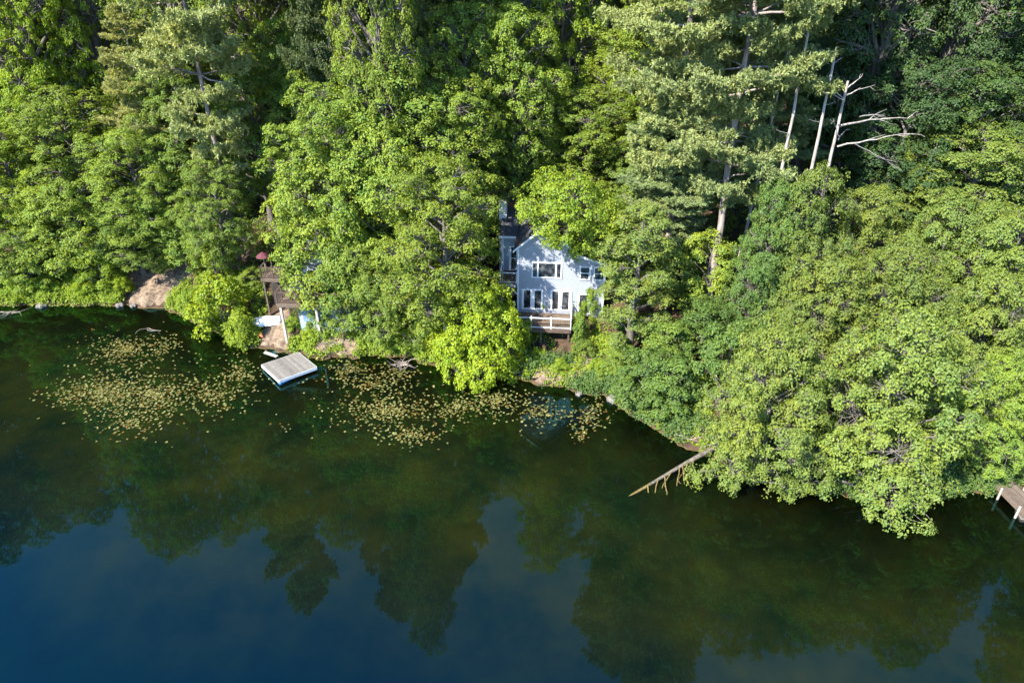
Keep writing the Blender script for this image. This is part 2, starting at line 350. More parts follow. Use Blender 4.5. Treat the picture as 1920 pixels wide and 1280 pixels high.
def pine(seed, H, Rr, bottom, dead_top=0.0, gap=0.12):
    rng = np.random.default_rng(seed); tb = TB(); tr = 0.0085 * H + 0.02
    zs = np.linspace(-1, H, 16); ax = np.stack([np.cumsum(rng.normal(0, 0.05, 16)), np.cumsum(rng.normal(0, 0.05, 16)), zs], -1); ax[:, :2] -= ax[1, :2]
    tb.add(ax, np.linspace(tr, tr * 0.14, 16), 9)
    CC = []; DD = []; ST = []
    z = bottom * H; ph = rng.uniform(0, 6.28)
    while z < H - 0.3:
        u = (z - bottom * H) / (H - bottom * H)
        w = min(1, 0.6 + 1.4 * u) * (1 - u ** 3.2) ** 0.7 * (0.72 + 0.28 * math.sin(z * 1.7 + seed))
        nb = rng.integers(4, 7)
        bx = np.interp(z, zs, ax[:, 0]); by = np.interp(z, zs, ax[:, 1])
        for b in range(nb):
            ph += 2 * math.pi / nb + rng.normal(0, 0.35)
            L = Rr * w * rng.uniform(0.55, 1.15) + 0.35
            live = rng.random() > gap * (1.5 - u)
            d = np.array([math.cos(ph), math.sin(ph), 0]); rise = rng.uniform(-0.12, 0.25) + 0.3 * u
            tip = np.array([bx, by, z]) + d * L + np.array([0, 0, L * rise])
            pts = curve((bx, by, z), tip, rng, 0.05, 6, -0.06)
            r0 = 0.02 + 0.011 * L
            if not live:
                if rng.random() < 0.6:
                    tb.add(pts[:4], np.linspace(r0, 0.012, 4), 4)
                continue
            tb.add(pts, np.linspace(r0, 0.012, 6), 5)
            side = np.array([-d[1], d[0], 0]); ns = int(L * 5.5) + 3
            sp = rng.uniform(0, 1)
            for q in range(ns):
                f = 0.28 + 0.72 * (q + rng.random()) / ns
                base = np.array([np.interp(f, np.linspace(0, 1, 6), pts[:, k_]) for k_ in range(3)])
                sl = L * 0.50 * (1.15 - f) * rng.uniform(0.6, 1.3) + 0.3
                e = base + side * sl * rng.choice([-1, 1]) + d * sl * 0.55 + np.array([0, 0, sl * rng.uniform(-0.05, 0.3)])
                if q % 2 == 0: tb.add(np.array([base, e]), [0.016, 0.008], 3)
                nt_ = int(sl * 8) + 4
                g = rng.uniform(0.15, 1.0, nt_)[:, None]
                CC.append(base + (e - base) * g + rng.normal(0, 0.09, (nt_, 3)) * np.array([1.5, 1.5, 1.3]))
                DD.append(np.repeat((unit(e - base) + np.array([0, 0, 0.5]))[None], nt_, 0)); ST.append(np.full(nt_, 0.5 * sp + 0.5 * rng.random()))
        z += (0.40 + 0.75 * rng.random()) * H / 26
    C = np.concatenate(CC); D = unit(np.concatenate(DD)); S = np.concatenate(ST)
    k = 13
    T = unit(D[:, None] * 0.75 + rng.normal(0, 0.62, (len(C), k, 3))).reshape(-1, 3)
    ln = rng.uniform(0.16, 0.30, len(T)); P = np.repeat(C, k, 0) + T * ln[:, None] * 0.5
    Nn = unit(np.cross(T, rng.normal(0, 1, T.shape)) + np.array([0, 0, 0.6]))
    V, Q, tint = leaves_from(P, Nn, T, ln, ln * 0.30, rng, np.repeat(S, k))
    return tb.mesh('trunk', M['pine_bark']), np_mesh('crown', V, Q, M['needle'], tint)

# kinds: (H0, R0, builder)
KIND = {
    'bushy': [(7.5, 4.4, lambda: deciduous(95, 7.5, 4.4, 0.0, 46, dens=2.9, profile='skirt', trunk_r=0.1, leaf=0.19, rad=0.36))],
    'giant': [(36, 6.0, lambda s=s: deciduous(s, 36, 6.0, 0.12, 84, dens=2.2)) for s in (81, 82, 83)],
    'tall':  [(22, 5.2, lambda s=s: deciduous(s, 22, 5.2, 0.2, 44)) for s in (11, 12, 13, 14)],
    'round': [(13, 4.6, lambda s=s: deciduous(s, 13, 4.6, 0.14, 32)) for s in (21, 22, 23)],
    'bank':  [(15, 5.6, lambda s=s: deciduous(s, 15, 5.6, 0.02, 38, profile='skirt', leaf=0.185, rad=0.39, dens=2.6, lobef=(0.2, 0.44), bulge=(0.62, 1.2))) for s in (31, 32, 33)],
    'small': [(7.5, 2.7, lambda s=s: deciduous(s, 7.5, 2.7, 0.08, 22, dens=3.0, leaf=0.18, rad=0.33)) for s in (41, 42, 43)],
    'shrub': [(3.2, 2.0, lambda s=s: deciduous(s, 3.2, 2.0, 0.0, 16, dens=4.2, leaf=0.165, rad=0.28, profile='skirt', trunk_r=0.06)) for s in (51, 52, 53)],
    'pine':  [(30, 5.0, lambda s=s: pine(s, 30, 5.0, 0.23)) for s in (61, 62, 63)],
    'sparse': [(20, 3.6, lambda s=s: deciduous(s, 20, 3.6, 0.15, 34, dens=2.7)) for s in (71,)],
}
_cache = {}
def proto(kind, i):
    i %= len(KIND[kind])
    if (kind, i) not in _cache: _cache[(kind, i)] = KIND[kind][i][2]()
    return KIND[kind][i][0], KIND[kind][i][1], _cache[(kind, i)]
PAL = {
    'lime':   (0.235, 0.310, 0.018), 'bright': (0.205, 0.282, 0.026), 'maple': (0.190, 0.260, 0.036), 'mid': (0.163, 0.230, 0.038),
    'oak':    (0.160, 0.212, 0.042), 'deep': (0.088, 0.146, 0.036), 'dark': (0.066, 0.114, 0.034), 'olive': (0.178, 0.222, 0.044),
    'pine':   (0.232, 0.272, 0.100), 'palepine': (0.345, 0.365, 0.130), 'darkpine': (0.094, 0.120, 0.048), 'painted_shade': (0.112, 0.176, 0.036),  # last entry: shade painted into a darker leaf colour
}
GROUPS = {'maple_tree': 'broadleaf trees crowded along the wooded bank', 'pine_tree': 'tall pines rising above the broadleaf trees', 'shrub': 'low leafy shrubs along the waterline', 'oak_tree': 'broadleaf trees crowded along the wooded bank', 'birch_tree': 'broadleaf trees crowded along the wooded bank'}
def tree(name, kind, i, px, py, Y, rad, colr, label, ztop=None, rot=None, H=None):
    """top of the crown appears at photo pixel (px, py) at distance Y"""
    top = ony(px, py, Y); X = top.x; yy = Y
    g = gz(X, yy)
    h = (ztop - g) if ztop else max(top.z - g, 1.2)
    H0, R0, (tm, cm) = proto(kind, i)
    zbase = (top.z - h) if not H else g
    root = empty(name, (X, yy, g), rot if rot is not None else (i * 2.1 + px * 0.013) % 6.28)
    if kind in ('tall', 'round', 'pine'): rad *= 1.15
    s = (rad / R0, rad / R0, h / H0)
    t = link('trunk', tm, root); c = link('crown', cm, root)
    t.scale = s; c.scale = s
    rj = np.random.default_rng(int(abs(px * 7 + py * 3 + Y)) + 5); k1, k2 = rj.uniform(0.88, 1.12), rj.uniform(0.95, 1.05)
    c.color = (PAL[colr][0] * k1 * k2, PAL[colr][1] * k1, PAL[colr][2] * k1 / k2, 1)
    cat = 'shrub' if name == 'shrub' else 'tree'
    tag(root, label, cat, GROUPS.get(name))
    return root

# ------------------------------------------------------------ ground with lake bed (one sheet to the horizon)
def grid(xs, ys):
    X, Y = np.meshgrid(xs, ys); n, m = X.shape
    i = np.arange(n - 1)[:, None] * m + np.arange(m - 1)[None]
    return X, Y, np.stack([i, i + 1, i + m + 1, i + m], -1).reshape(-1, 4)
xs = np.concatenate([[-1500, -800, -400, -250, -160], np.arange(-110, 90, 0.5), [100, 130, 180, 260, 420, 800, 1500]])
ys = np.concatenate([[-1500, -600, -200, -60, 0, 15], np.arange(24, 110, 0.5), [115, 125, 140, 170, 220, 320, 600, 1500]])
X, Y, Q = grid(xs, ys); Z = ground(X, Y)
m_, n, out = new_mat('forest_floor')
geo = ND(n, 'ShaderNodeNewGeometry'); sp = ND(n, 'ShaderNodeSeparateXYZ'); n.links.new(geo.outputs['Position'], sp.inputs[0])
no = ND(n, 'ShaderNodeTexNoise', Scale=1.6, Detail=9.0, Roughness=0.7); n.links.new(geo.outputs['Position'], no.inputs['Vector'])
cr = ND(n, 'ShaderNodeValToRGB'); n.links.new(no.outputs[0], cr.inputs[0])
cr.color_ramp.elements[0].position = 0.3; cr.color_ramp.elements[0].color = (0.025, 0.018, 0.012, 1)
cr.color_ramp.elements[1].position = 0.7; cr.color_ramp.elements[1].color = (0.10, 0.062, 0.040, 1)
nb = ND(n, 'ShaderNodeTexNoise', Scale=0.35, Detail=6.0, Roughness=0.6); n.links.new(geo.outputs['Position'], nb.inputs['Vector'])
bed = ND(n, 'ShaderNodeValToRGB'); n.links.new(nb.outputs[0], bed.inputs[0])
bed.color_ramp.elements[0].position = 0.38; bed.color_ramp.elements[0].color = (0.080, 0.055, 0.018, 1)
bed.color_ramp.elements[1].position = 0.66; bed.color_ramp.elements[1].color = (0.20, 0.155, 0.045, 1)
under = ND(n, 'ShaderNodeMath', operation='LESS_THAN'); n.links.new(sp.outputs[2], under.inputs[0]); under.inputs[1].default_value = 0.02
c = mixc(n, under.outputs[0], cr.outputs[0], bed.outputs[0])
b = ND(n, 'ShaderNodeBsdfPrincipled', Roughness=0.95); b.inputs['Specular IOR Level'].default_value = 0.1; n.links.new(c, b.inputs['Base Color'])
bp = ND(n, 'ShaderNodeBump', Strength=0.8, Distance=0.12); n.links.new(no.outputs[0], bp.inputs['Height']); n.links.new(bp.outputs[0], b.inputs['Normal'])
n.links.new(b.outputs[0], out.inputs[0])
tag(link('ground', np_mesh('ground', np.stack([X, Y, Z], -1).reshape(-1, 3), Q, m_, smooth=True)), 'brown leaf littered forest floor rising from the lake shore', 'ground', kind='structure')

# ------------------------------------------------------------ water: murkier with distance from the bank
xs = np.concatenate([[-1500, -600, -250, -120], np.arange(-90, 80, 1.0), [100, 160, 260, 600, 1500]])
ys = np.concatenate([[-1500, -400, -100, -20], np.arange(0, 68, 1.0), [80]])
X, Y, Q = grid(xs, ys)
m_, n, out = new_mat('lake_water')
at = ND(n, 'ShaderNodeAttribute', attribute_name='murk'); geo = ND(n, 'ShaderNodeNewGeometry')
mp = ND(n, 'ShaderNodeMapping'); mp.inputs['Scale'].default_value = (0.35, 1.0, 1); n.links.new(geo.outputs['Position'], mp.inputs[0])
nz = ND(n, 'ShaderNodeTexNoise', Scale=0.22, Detail=7.0, Roughness=0.62); n.links.new(geo.outputs['Position'], nz.inputs['Vector'])
cr = ND(n, 'ShaderNodeValToRGB'); n.links.new(nz.outputs[0], cr.inputs[0])
cr.color_ramp.elements[0].position = 0.36; cr.color_ramp.elements[0].color = (0.0028, 0.0065, 0.0027, 1)
cr.color_ramp.elements[1].position = 0.70; cr.color_ramp.elements[1].color = (0.0108, 0.0128, 0.0028, 1)
deep = ND(n, 'ShaderNodeValToRGB'); n.links.new(at.outputs['Fac'], deep.inputs[0])
deep.color_ramp.elements[0].position = 0.6; deep.color_ramp.elements[0].color = (1, 1, 1, 1); deep.color_ramp.elements[1].color = (0.01, 0.35, 2.4, 1)  # far water tinted blue, sky reflection painted into the body colour
body = mixc(n, 1.0, cr.outputs[0], deep.outputs[0], 'MULTIPLY')
dif = ND(n, 'ShaderNodeBsdfDiffuse'); n.links.new(body, dif.inputs[0])
tr = ND(n, 'ShaderNodeBsdfTransparent'); tr.inputs[0].default_value = (0.72, 0.66, 0.40, 1)
mm = ND(n, 'ShaderNodeMixShader'); mr = ND(n, 'ShaderNodeMapRange'); n.links.new(at.outputs['Fac'], mr.inputs[0])
mr.inputs[1].default_value = 0.0; mr.inputs[2].default_value = 0.42; mr.inputs[3].default_value = 0.05; mr.inputs[4].default_value = 1.0
n.links.new(mr.outputs[0], mm.inputs[0]); n.links.new(tr.outputs[0], mm.inputs[1]); n.links.new(dif.outputs[0], mm.inputs[2])
gl = ND(n, 'ShaderNodeBsdfGlossy', Roughness=0.006); fr = ND(n, 'ShaderNodeFresnel', IOR=1.46)
rp = ND(n, 'ShaderNodeTexNoise', Scale=1.5, Detail=4.0); n.links.new(mp.outputs[0], rp.inputs['Vector'])
bp = ND(n, 'ShaderNodeBump', Strength=0.022, Distance=0.05); n.links.new(rp.outputs[0], bp.inputs['Height'])
n.links.new(bp.outputs[0], gl.inputs['Normal']); gl.inputs['Color'].default_value = (0.30, 0.98, 0.98, 1)
ms = ND(n, 'ShaderNodeMixShader'); n.links.new(fr.outputs[0], ms.inputs[0]); n.links.new(mm.outputs[0], ms.inputs[1]); n.links.new(gl.outputs[0], ms.inputs[2])
n.links.new(ms.outputs[0], out.inputs[0])
me = np_mesh('water', np.stack([X, Y, X * 0], -1).reshape(-1, 3), Q, m_, smooth=True)
a = me.attributes.new('murk', 'FLOAT', 'POINT')
a.data.foreach_set('value', np.clip((shore(X) - Y) / 32.0, 0, 1).astype(np.float32).ravel())
tag(link('water', me), 'calm dark green lake water mirroring the trees', 'lake', kind='structure')

# ------------------------------------------------------------ the lake house
L0 = ony(970, 590, 54.8); YAW = R(-5.0)
BZ = 3.45
house = empty('lake_house', (L0.x, 54.8, BZ), YAW)
tag(house, 'two storey grey lake house with white trim and dark shingle roof', 'house')
UD = Vector((math.cos(YAW), math.sin(YAW), 0)); VD = Vector((-math.sin(YAW), math.cos(YAW), 0)); O = Vector((L0.x, 54.8, BZ))
def fac(px, py, v=0.0):
    """photo pixel -> (u, z) on the wall plane v metres behind the front wall"""
    d = ray(px, py); p0 = Vector((0, 0, CAMH)); t = ((O + VD * v) - p0).dot(VD) / d.dot(VD); q = p0 + d * t - O
    return q.dot(UD), q.z
u_r = fac(1086, 475)[0]; u_a, z_a = fac(1023, 424); z_e = fac(968, 466)[1] + 0.05; u_l2, z_l2 = fac(1138, 497)
z_r = z_a - (z_a - z_e) / u_a * (u_r - u_a)
DEP = 7.5
MB().prism([(0, -1.6), (u_r, -1.6), (u_r, z_r), (u_a, z_a), (0, z_e)], 0, DEP).build('wall', M['wall'], house)
MB().prism([(u_r + 0.003, -1.6), (u_l2 - 0.1, -1.6), (u_l2 - 0.1, z_l2), (u_r + 0.003, z_r - 0.1)], 0.0, DEP - 0.5).build('wall', M['wall'], house)
th = 0.16
def slab(mb, a, b, y0, y1, t=th):
    mb.prism([(a[0], a[1]), (b[0], b[1]), (b[0], b[1] + t), (a[0], a[1] + t)], y0, y1)
sl = (z_a - z_e) / u_a
rf = MB(); slab(rf, (-0.35, z_e - 0.35 * sl + 0.02), (u_a, z_a + 0.02), -0.32, DEP + 0.3); slab(rf, (u_a, z_a + 0.02), (u_r, z_r + 0.02), -0.32, DEP + 0.3)
slab(rf, (u_r, z_r + 0.02), (u_l2 + 0.25, z_l2 - 0.05), -0.32, DEP - 0.2)
roof = rf.build('roof', M['roof'], house)
rk = MB()
for a, b_ in (((-0.38, z_e - 0.38 * sl), (u_a, z_a)), ((u_a, z_a), (u_r, z_r)), ((u_r, z_r), (u_l2 + 0.28, z_l2 - 0.07))):
    slab(rk, a, b_, -0.37, -0.323, 0.2)
rk.build('rake_trim', M['white'], roof)
MB().box(-0.02, 0.12, -0.03, 0.10, -1.0, z_e - 0.1).build('corner_board', M['white'], house); MB().box(u_l2 - 0.2, u_l2 - 0.07, -0.03, 0.1, -1, z_l2 - 0.05).build('corner_board', M['white'], house)
def window(parent, x0, y0, x1, y1, panes, v=0.0, name='window', meet=False, fw=0.09):
    a, zt = fac(x0, y0, v); b_, zb_ = fac(x1, y1, v)
    f = MB()
    y = v - 0.07
    ps = []
    for (p0, p1) in panes:
        ps.append((fac(p0, y0, v)[0], fac(p1, y0, v)[0]))
    f.box(a, b_, y, v - 0.003, zt - fw, zt); f.box(a, b_, y - 0.02, v - 0.003, zb_, zb_ + fw)
    edges = [a] + [e for p in ps for e in p] + [b_]
    for k in range(0, len(edges), 2): f.box(edges[k], edges[k + 1], y, v - 0.003, zb_ + fw, zt - fw)
    if meet:
        zm = (zb_ + zt) / 2
        for p in ps: f.box(p[0], p[1], y + 0.01, v - 0.003, zm - 0.035, zm + 0.035)
    o = f.build(name, M['white'], parent)
    for p in ps:
        if meet:
            for zz0, zz1 in ((zb_ + fw, (zb_ + zt) / 2 - 0.035), ((zb_ + zt) / 2 + 0.035, zt - fw)):
                MB().box(p[0], p[1], v - 0.03, v - 0.003, zz0, zz1).build('pane', M['glass'], o)
        else: MB().box(p[0], p[1], v - 0.03, v - 0.003, zb_ + fw, zt - fw).build('pane', M['glass'], o)
    return o
window(house, 997, 490.5, 1053.5, 522, [(999.5, 1007.5), (1010, 1041.5), (1044.5, 1052)])
window(house, 1087, 499, 1107.5, 525, [(1089.5, 1105)], meet=True)
window(house, 1113.7, 500, 1135, 526, [(1116, 1132.5)], meet=True)
for (x0, x1, ps) in ((978.5, 1017.5, [(982.5, 995), (1003, 1015)]), (1032, 1071, [(1036, 1047.5), (1054.7, 1067.3)])):
    d_ = window(house, x0, 541 + (x0 > 1000) * 2.2, x1, 580 + (x0 > 1000) * 2.5, ps, name='french_door', fw=0.11)
window(house, 1084, 550, 1106, 589, [(1087, 1102.5)], name='door', fw=0.1)
# left wing with lean roof, door, chimney
uw0 = fac(941, 470, 3.2)[0]; zt = fac(950, 443, 3.2)[1]; WD = 6.4
MB().prism([(uw0, -1.4), (-0.003, -1.4), (-0.003, zt), (uw0, zt)], 3.2, 3.2 + WD).build('side_wing_wall', M['wing'], house)
wr = MB(); b0 = len(wr.v)
zr = zt + 1.7
wr.v += [(uw0 - 0.2, 2.9, zt - 0.02), (-0.37, 2.9, zt - 0.02), (-0.37, 3.2 + WD, zr), (uw0 - 0.2, 3.2 + WD, zr), (uw0 - 0.2, 2.9, zt + 0.12), (-0.37, 2.9, zt + 0.12), (-0.37, 3.2 + WD, zr + 0.14), (uw0 - 0.2, 3.2 + WD, zr + 0.14)]
wr.f += [(0, 3, 2, 1), (4, 5, 6, 7), (0, 1, 5, 4), (1, 2, 6, 5), (2, 3, 7, 6), (3, 0, 4, 7)]
# rear part of the wing behind the main roof
wroof = wr.build('side_wing_roof', M['roof'], house)
MB().box(uw0 - 0.23, -0.37, 2.84, 2.897, zt - 0.06, zt + 0.13).build('gutter', M['white'], wroof)
MB().box(uw0 - 0.03, uw0 + 0.16, 3.16, 3.3, -0.5, zt - 0.08).build('corner_board', M['white'], house)
window(house, 954, 461, 969.5, 506, [(958.5, 968)], v=3.2, name='side_door', meet=True)
cx0, _ = fac(938.5, 420, 6.0); cx1, _ = fac(951.5, 420, 6.0); zc_ = fac(945, 374, 6.0)[1]; 
ch = MB().box(cx0 - 0.1, cx1 - 0.05, 5.6, 6.4, -1.0, zc_).build('chimney', M['chimney'], house)
MB().box(cx0 - 0.16, cx1 + 0.01, 5.54, 6.46, zc_, zc_ + 0.14).build('chimney_cap', M['stone'], ch)
def railing(mb, p, q, h=1.0, posts=3, bal=True, t=0.05, pw=0.1):
    p = Vector(p); q = Vector(q)
    mb.beam(p + Vector((0, 0, h)), q + Vector((0, 0, h)), 0.12, t); mb.beam(p + Vector((0, 0, 0.12)), q + Vector((0, 0, 0.12)), 0.06, t)
    for k in range(posts):
        c_ = p.lerp(q, k / (posts - 1)); mb.beam(c_ + Vector((0, 0, -0.28)), c_ + Vector((0, 0, h + 0.12)), pw, pw)
def balusters(mb, p, q, h=1.0, step=0.14, t=0.022):
    p = Vector(p); q = Vector(q); n_ = max(2, int((q - p).length / step))
    for k in range(1, n_):
        c_ = p.lerp(q, k / n_); mb.beam(c_ + Vector((0, 0, 0.14)), c_ + Vector((0, 0, h - 0.02)), t, t)
# front deck
df_l = -0.25; df_r = fac(1071, 590, -2.9)[0]
dk = MB().box(df_l, df_r, -3.0, -0.075, -0.12, 0.0).build('deck', M['deck'], house)
fm = MB(); fm.box(df_l - 0.02, df_r + 0.02, -3.06, -3.003, -0.32, -0.02); 
for ux in (df_l + 0.15, (df_l + df_r) / 2, df_r - 0.15):
    for vy in (-2.8, -0.6): fm.box(ux - 0.07, ux + 0.07, vy - 0.07, vy + 0.07, -2.6, -0.123)
fm.build('deck_frame', M['darkwood'], dk)
r_ = MB(); railing(r_, (df_l, -2.95, 0), (df_r, -2.95, 0), 1.0, 4); railing(r_, (df_r, -2.95, 0), (df_r, -0.2, 0), 1.0, 2); railing(r_, (df_l, -2.95, 0), (df_l, -0.2, 0), 1.0, 2)
rl = r_.build('railing', M['white'], dk)
r_ = MB(); balusters(r_, (df_l, -2.95, 0), (df_r, -2.95, 0)); balusters(r_, (df_r, -2.95, 0), (df_r, -0.2, 0))
r_.build('baluster_row', M['darkwood'], rl)
# side balcony in front of the wing
zf = fac(955, 531, 0.4)[1]; ub = fac(938, 531, 0.4)[0]
dk2 = MB().box(ub, -0.05, 0.35, 3.12, zf - 0.1, zf).build('side_deck', M['deck'], house)
fm = MB(); fm.box(ub - 0.03, -0.05, 0.29, 0.347, zf - 0.34, zf - 0.02); fm.box(ub - 0.03, ub - 0.003, 0.35, 3.1, zf - 0.34, zf - 0.02)
for vy in (0.5, 2.8): fm.box(ub + 0.05, ub + 0.2, vy - 0.07, vy + 0.07, -1.6, zf - 0.103)
fm.build('deck_frame', M['greywood'], dk2)
r_ = MB(); railing(r_, (ub, 0.4, zf), (-0.12, 0.4, zf), 1.0, 2); railing(r_, (ub, 0.4, zf), (ub, 3.0, zf), 1.0, 3)
rl2 = r_.build('railing', M['white'], dk2)
r_ = MB(); balusters(r_, (ub, 0.4, zf), (-0.12, 0.4, zf)); balusters(r_, (ub, 0.4, zf), (ub, 3.0, zf)); r_.build('baluster_row', M['darkwood'], rl2)

# ------------------------------------------------------------ the hidden cottage with two dark decks
FZ = 4.55; cp = ony(522, 572, 54.2); CX = cp.x; CYAW = R(-4)
cot = empty('cottage', (CX, 54.2, FZ), CYAW)
tag(cot, 'small pale cottage mostly hidden by leaves behind two dark wooden decks', 'cottage')
MB().prism([(1.1, -3.6), (9.5, -3.6), (9.5, 2.6), (5.3, 4.9), (1.1, 2.6)], 2.6, 9.0).build('wall', M['wall'], cot)
rf = MB(); slab(rf, (0.8, 2.46), (5.3, 4.93), 2.3, 9.3); slab(rf, (5.3, 4.93), (9.8, 2.46), 2.3, 9.3); rf.build('roof', M['roof'], cot)
MB().prism([(-0.2, -3.0), (1.09, -3.0), (1.09, 2.3), (-0.2, 2.3)], 4.4, 8.6).build('side_wall', M['wall'], cot)
MB().box(-0.4, 1.07, 4.1, 8.8, 2.303, 2.45).build('side_roof', M['roof'], cot)
f = MB().box(0.0, 1.0, 4.33, 4.397, 0.5, 1.9).build('window', M['white'], cot); MB().box(0.1, 0.9, 4.30, 4.327, 0.6, 1.8).build('pane', M['blind'], f)
f = MB().box(1.5, 2.6, 2.53, 2.597, 0.05, 2.1).build('door', M['white'], cot); MB().box(1.65, 2.45, 2.5, 2.527, 0.3, 1.95).build('pane', M['blind'], f)
for xx in (3.1, 4.7):
    f = MB().box(xx, xx + 1.2, 2.53, 2.597, 0.7, 1.9).build('window', M['white'], cot); MB().box(xx + 0.1, xx + 1.1, 2.5, 2.527, 0.8, 1.8).build('pane', M['blind'], f)
for xx in (1.5, 2.75):
    f = MB().box(xx, xx + 1.1, 1.0, 1.067, -2.4, -0.5).build('lower_window', M['white'], cot); MB().box(xx + 0.08, xx + 1.02, 0.97, 0.997, -2.3, -0.6).build('pane', M['blind'], f)
MB().box(1.2, 7.0, 1.07, 2.5, -3.4, -0.3).build('lower_wall', M['wing'], cot)
dk = MB().box(-0.15, 7.0, 0.0, 2.5, -0.12, 0.0).build('deck', M['deck'], cot)
fm = MB(); fm.box(-0.18, 7.0, -0.06, -0.003, -0.34, -0.01); fm.build('deck_frame', M['deck'], dk)
r_ = MB(); railing(r_, (-0.1, 0.05, 0), (7.0, 0.05, 0), 1.05, 5, pw=0.11); railing(r_, (-0.1, 0.05, 0), (-0.1, 2.5, 0), 1.05, 3); balusters(r_, (-0.1, 0.05, 0), (7.0, 0.05, 0), 1.05, 0.17, 0.04)
r_.build('railing', M['darkwood'], dk)
for xx in (0.12, 3.3):
    g = gz(CX + xx, 54.2) - FZ
    MB().beam((xx, 0.1, g - 0.4), (xx, 0.1, -0.123), 0.2, 0.2).build('post', M['greywood'], cot)
UZ = 1.0
dk = MB().box(-2.5, -0.22, 2.9, 5.6, UZ - 0.1, UZ).build('upper_deck', M['deck'], cot)
fm = MB(); fm.box(-2.53, -0.22, 2.84, 2.897, UZ - 0.32, UZ); 
for xx in (-2.35, -0.4): fm.box(xx - 0.07, xx + 0.07, 2.93, 3.07, -3.4, UZ - 0.103)
fm.build('deck_frame', M['deck'], dk)
r_ = MB(); railing(r_, (-2.45, 2.95, UZ), (-0.3, 2.95, UZ), 1.05, 3); railing(r_, (-2.45, 2.95, UZ), (-2.45, 5.5, UZ), 1.05, 3); balusters(r_, (-2.45, 2.95, UZ), (-0.3, 2.95, UZ), 1.05, 0.17, 0.04)
r_.build('railing', M['darkwood'], dk)
MB().box(-2.3, -0.25, 4.3, 4.5, -3.2, UZ - 0.12).build('under_deck_shade', M['dark'], cot)  # dark panel standing in for the shade beneath the upper deck
st = MB()
for k in range(8):
    st.box(-0.3, 0.55, 2.52 + k * 0.28 - 0.0, 2.8 + k * 0.28, 0.0 + 0.0, 0.125 * (k + 1)) if k < 7 else None
st.build('stairs', M['greywood'], cot)
# small white flue
MB().tube([(-0.05, 4.6, 0.6), (-0.05, 4.6, 2.95)], 0.16, 12).build('flue_pipe', M['white'], cot)
# patio umbrella
up = ony(492, 474, 58.6)
um = empty('patio_umbrella', (up.x, 58.6, gz(up.x, 58.6) if False else FZ + UZ))
tag(um, 'dark red patio umbrella on the upper cottage deck', 'umbrella')
hh = up.z - (FZ + UZ)
MB().tube([(0, 0, 0), (0, 0, hh)], 0.03, 8).build('pole', M['greywood'], um)
c_ = MB(); N_ = 8
c_.v.append((0, 0, hh + 0.1))
for r0, zz in ((0.36, hh - 0.1), (0.66, hh - 0.36)):
    for k in range(N_): c_.v.append((r0 * math.cos(k * math.pi / 4), r0 * math.sin(k * math.pi / 4), zz))
for k in range(N_):
    j = (k + 1) % N_; c_.f += [(0, 1 + k, 1 + j), (1 + k, 9 + k, 9 + j, 1 + j)]
c_.build('canopy', M['red'], um)

# ------------------------------------------------------------ boats, raft, dock, plank
def hull(mb, Lh, Wd, Dp, n=12, k=9, sheer=0.12, transom=0.62):
    rows = []
    for i in range(n + 1):
        t = i / n; x = (t - 0.5) * Lh
        ww = Wd / 2 * (transom + (1 - transom) * math.sin(min(t * 1.9, 1) * math.pi / 2)) * (1 - max(0, (t - 0.55) / 0.45) ** 2.2) + 0.01
        dd = Dp * (1 - 0.75 * max(0, (t - 0.7) / 0.3) ** 2); row = []
        for j in range(k):
            s_ = j / (k - 1) * 2 - 1; row.append((x, ww * math.sin(s_ * math.pi / 2) , dd * (abs(math.cos(s_ * math.pi / 2)) ** 0.55) - sheer * abs(t - 0.4)))
        rows.append(row)
    b = len(mb.v)
    for r__ in rows: mb.v += r__
    for i in range(n):
        for j in range(k - 1): mb.f.append((b + i * k + j, b + i * k + j + 1, b + (i + 1) * k + j + 1, b + (i + 1) * k + j))
    mb.f.append(tuple(b + j for j in range(k))); mb.f.append(tuple(b + n * k + j for j in reversed(range(k))))
p = ony(491, 583, 56.6)
bt = empty('rowboat', (p.x, 56.6, gz(p.x, 56.6) + 0.12), R(188))
tag(bt, 'white rowboat turned upside down on the bank below the cottage deck', 'boat')
m = MB(); hull(m, 3.1, 1.45, 0.55); m.build('hull', M['boat'], bt, smooth=True)
m = MB(); m.beam((-1.5, 0, 0.57), (1.0, 0, 0.5), 0.06, 0.06); m.build('keel', M['boat'], bt)
m = MB(); m.box(-1.56, -1.51, -0.42, 0.42, 0.02, 0.42); m.build('transom', M['white'], bt)
p = ony(486, 611, 55.6)
ky = MB(); hull(ky, 2.2, 0.55, 0.3, transom=0.15)
k_ = ky.build('kayak', M['orange'], None, smooth=True); k_.location = (p.x - 0.4, 55.5, gz(p.x, 55.5) + 0.1); k_.rotation_euler = (0, 0, R(-38))
tag(k_, 'small orange kayak lying on the bank beside the leafy bush', 'kayak')
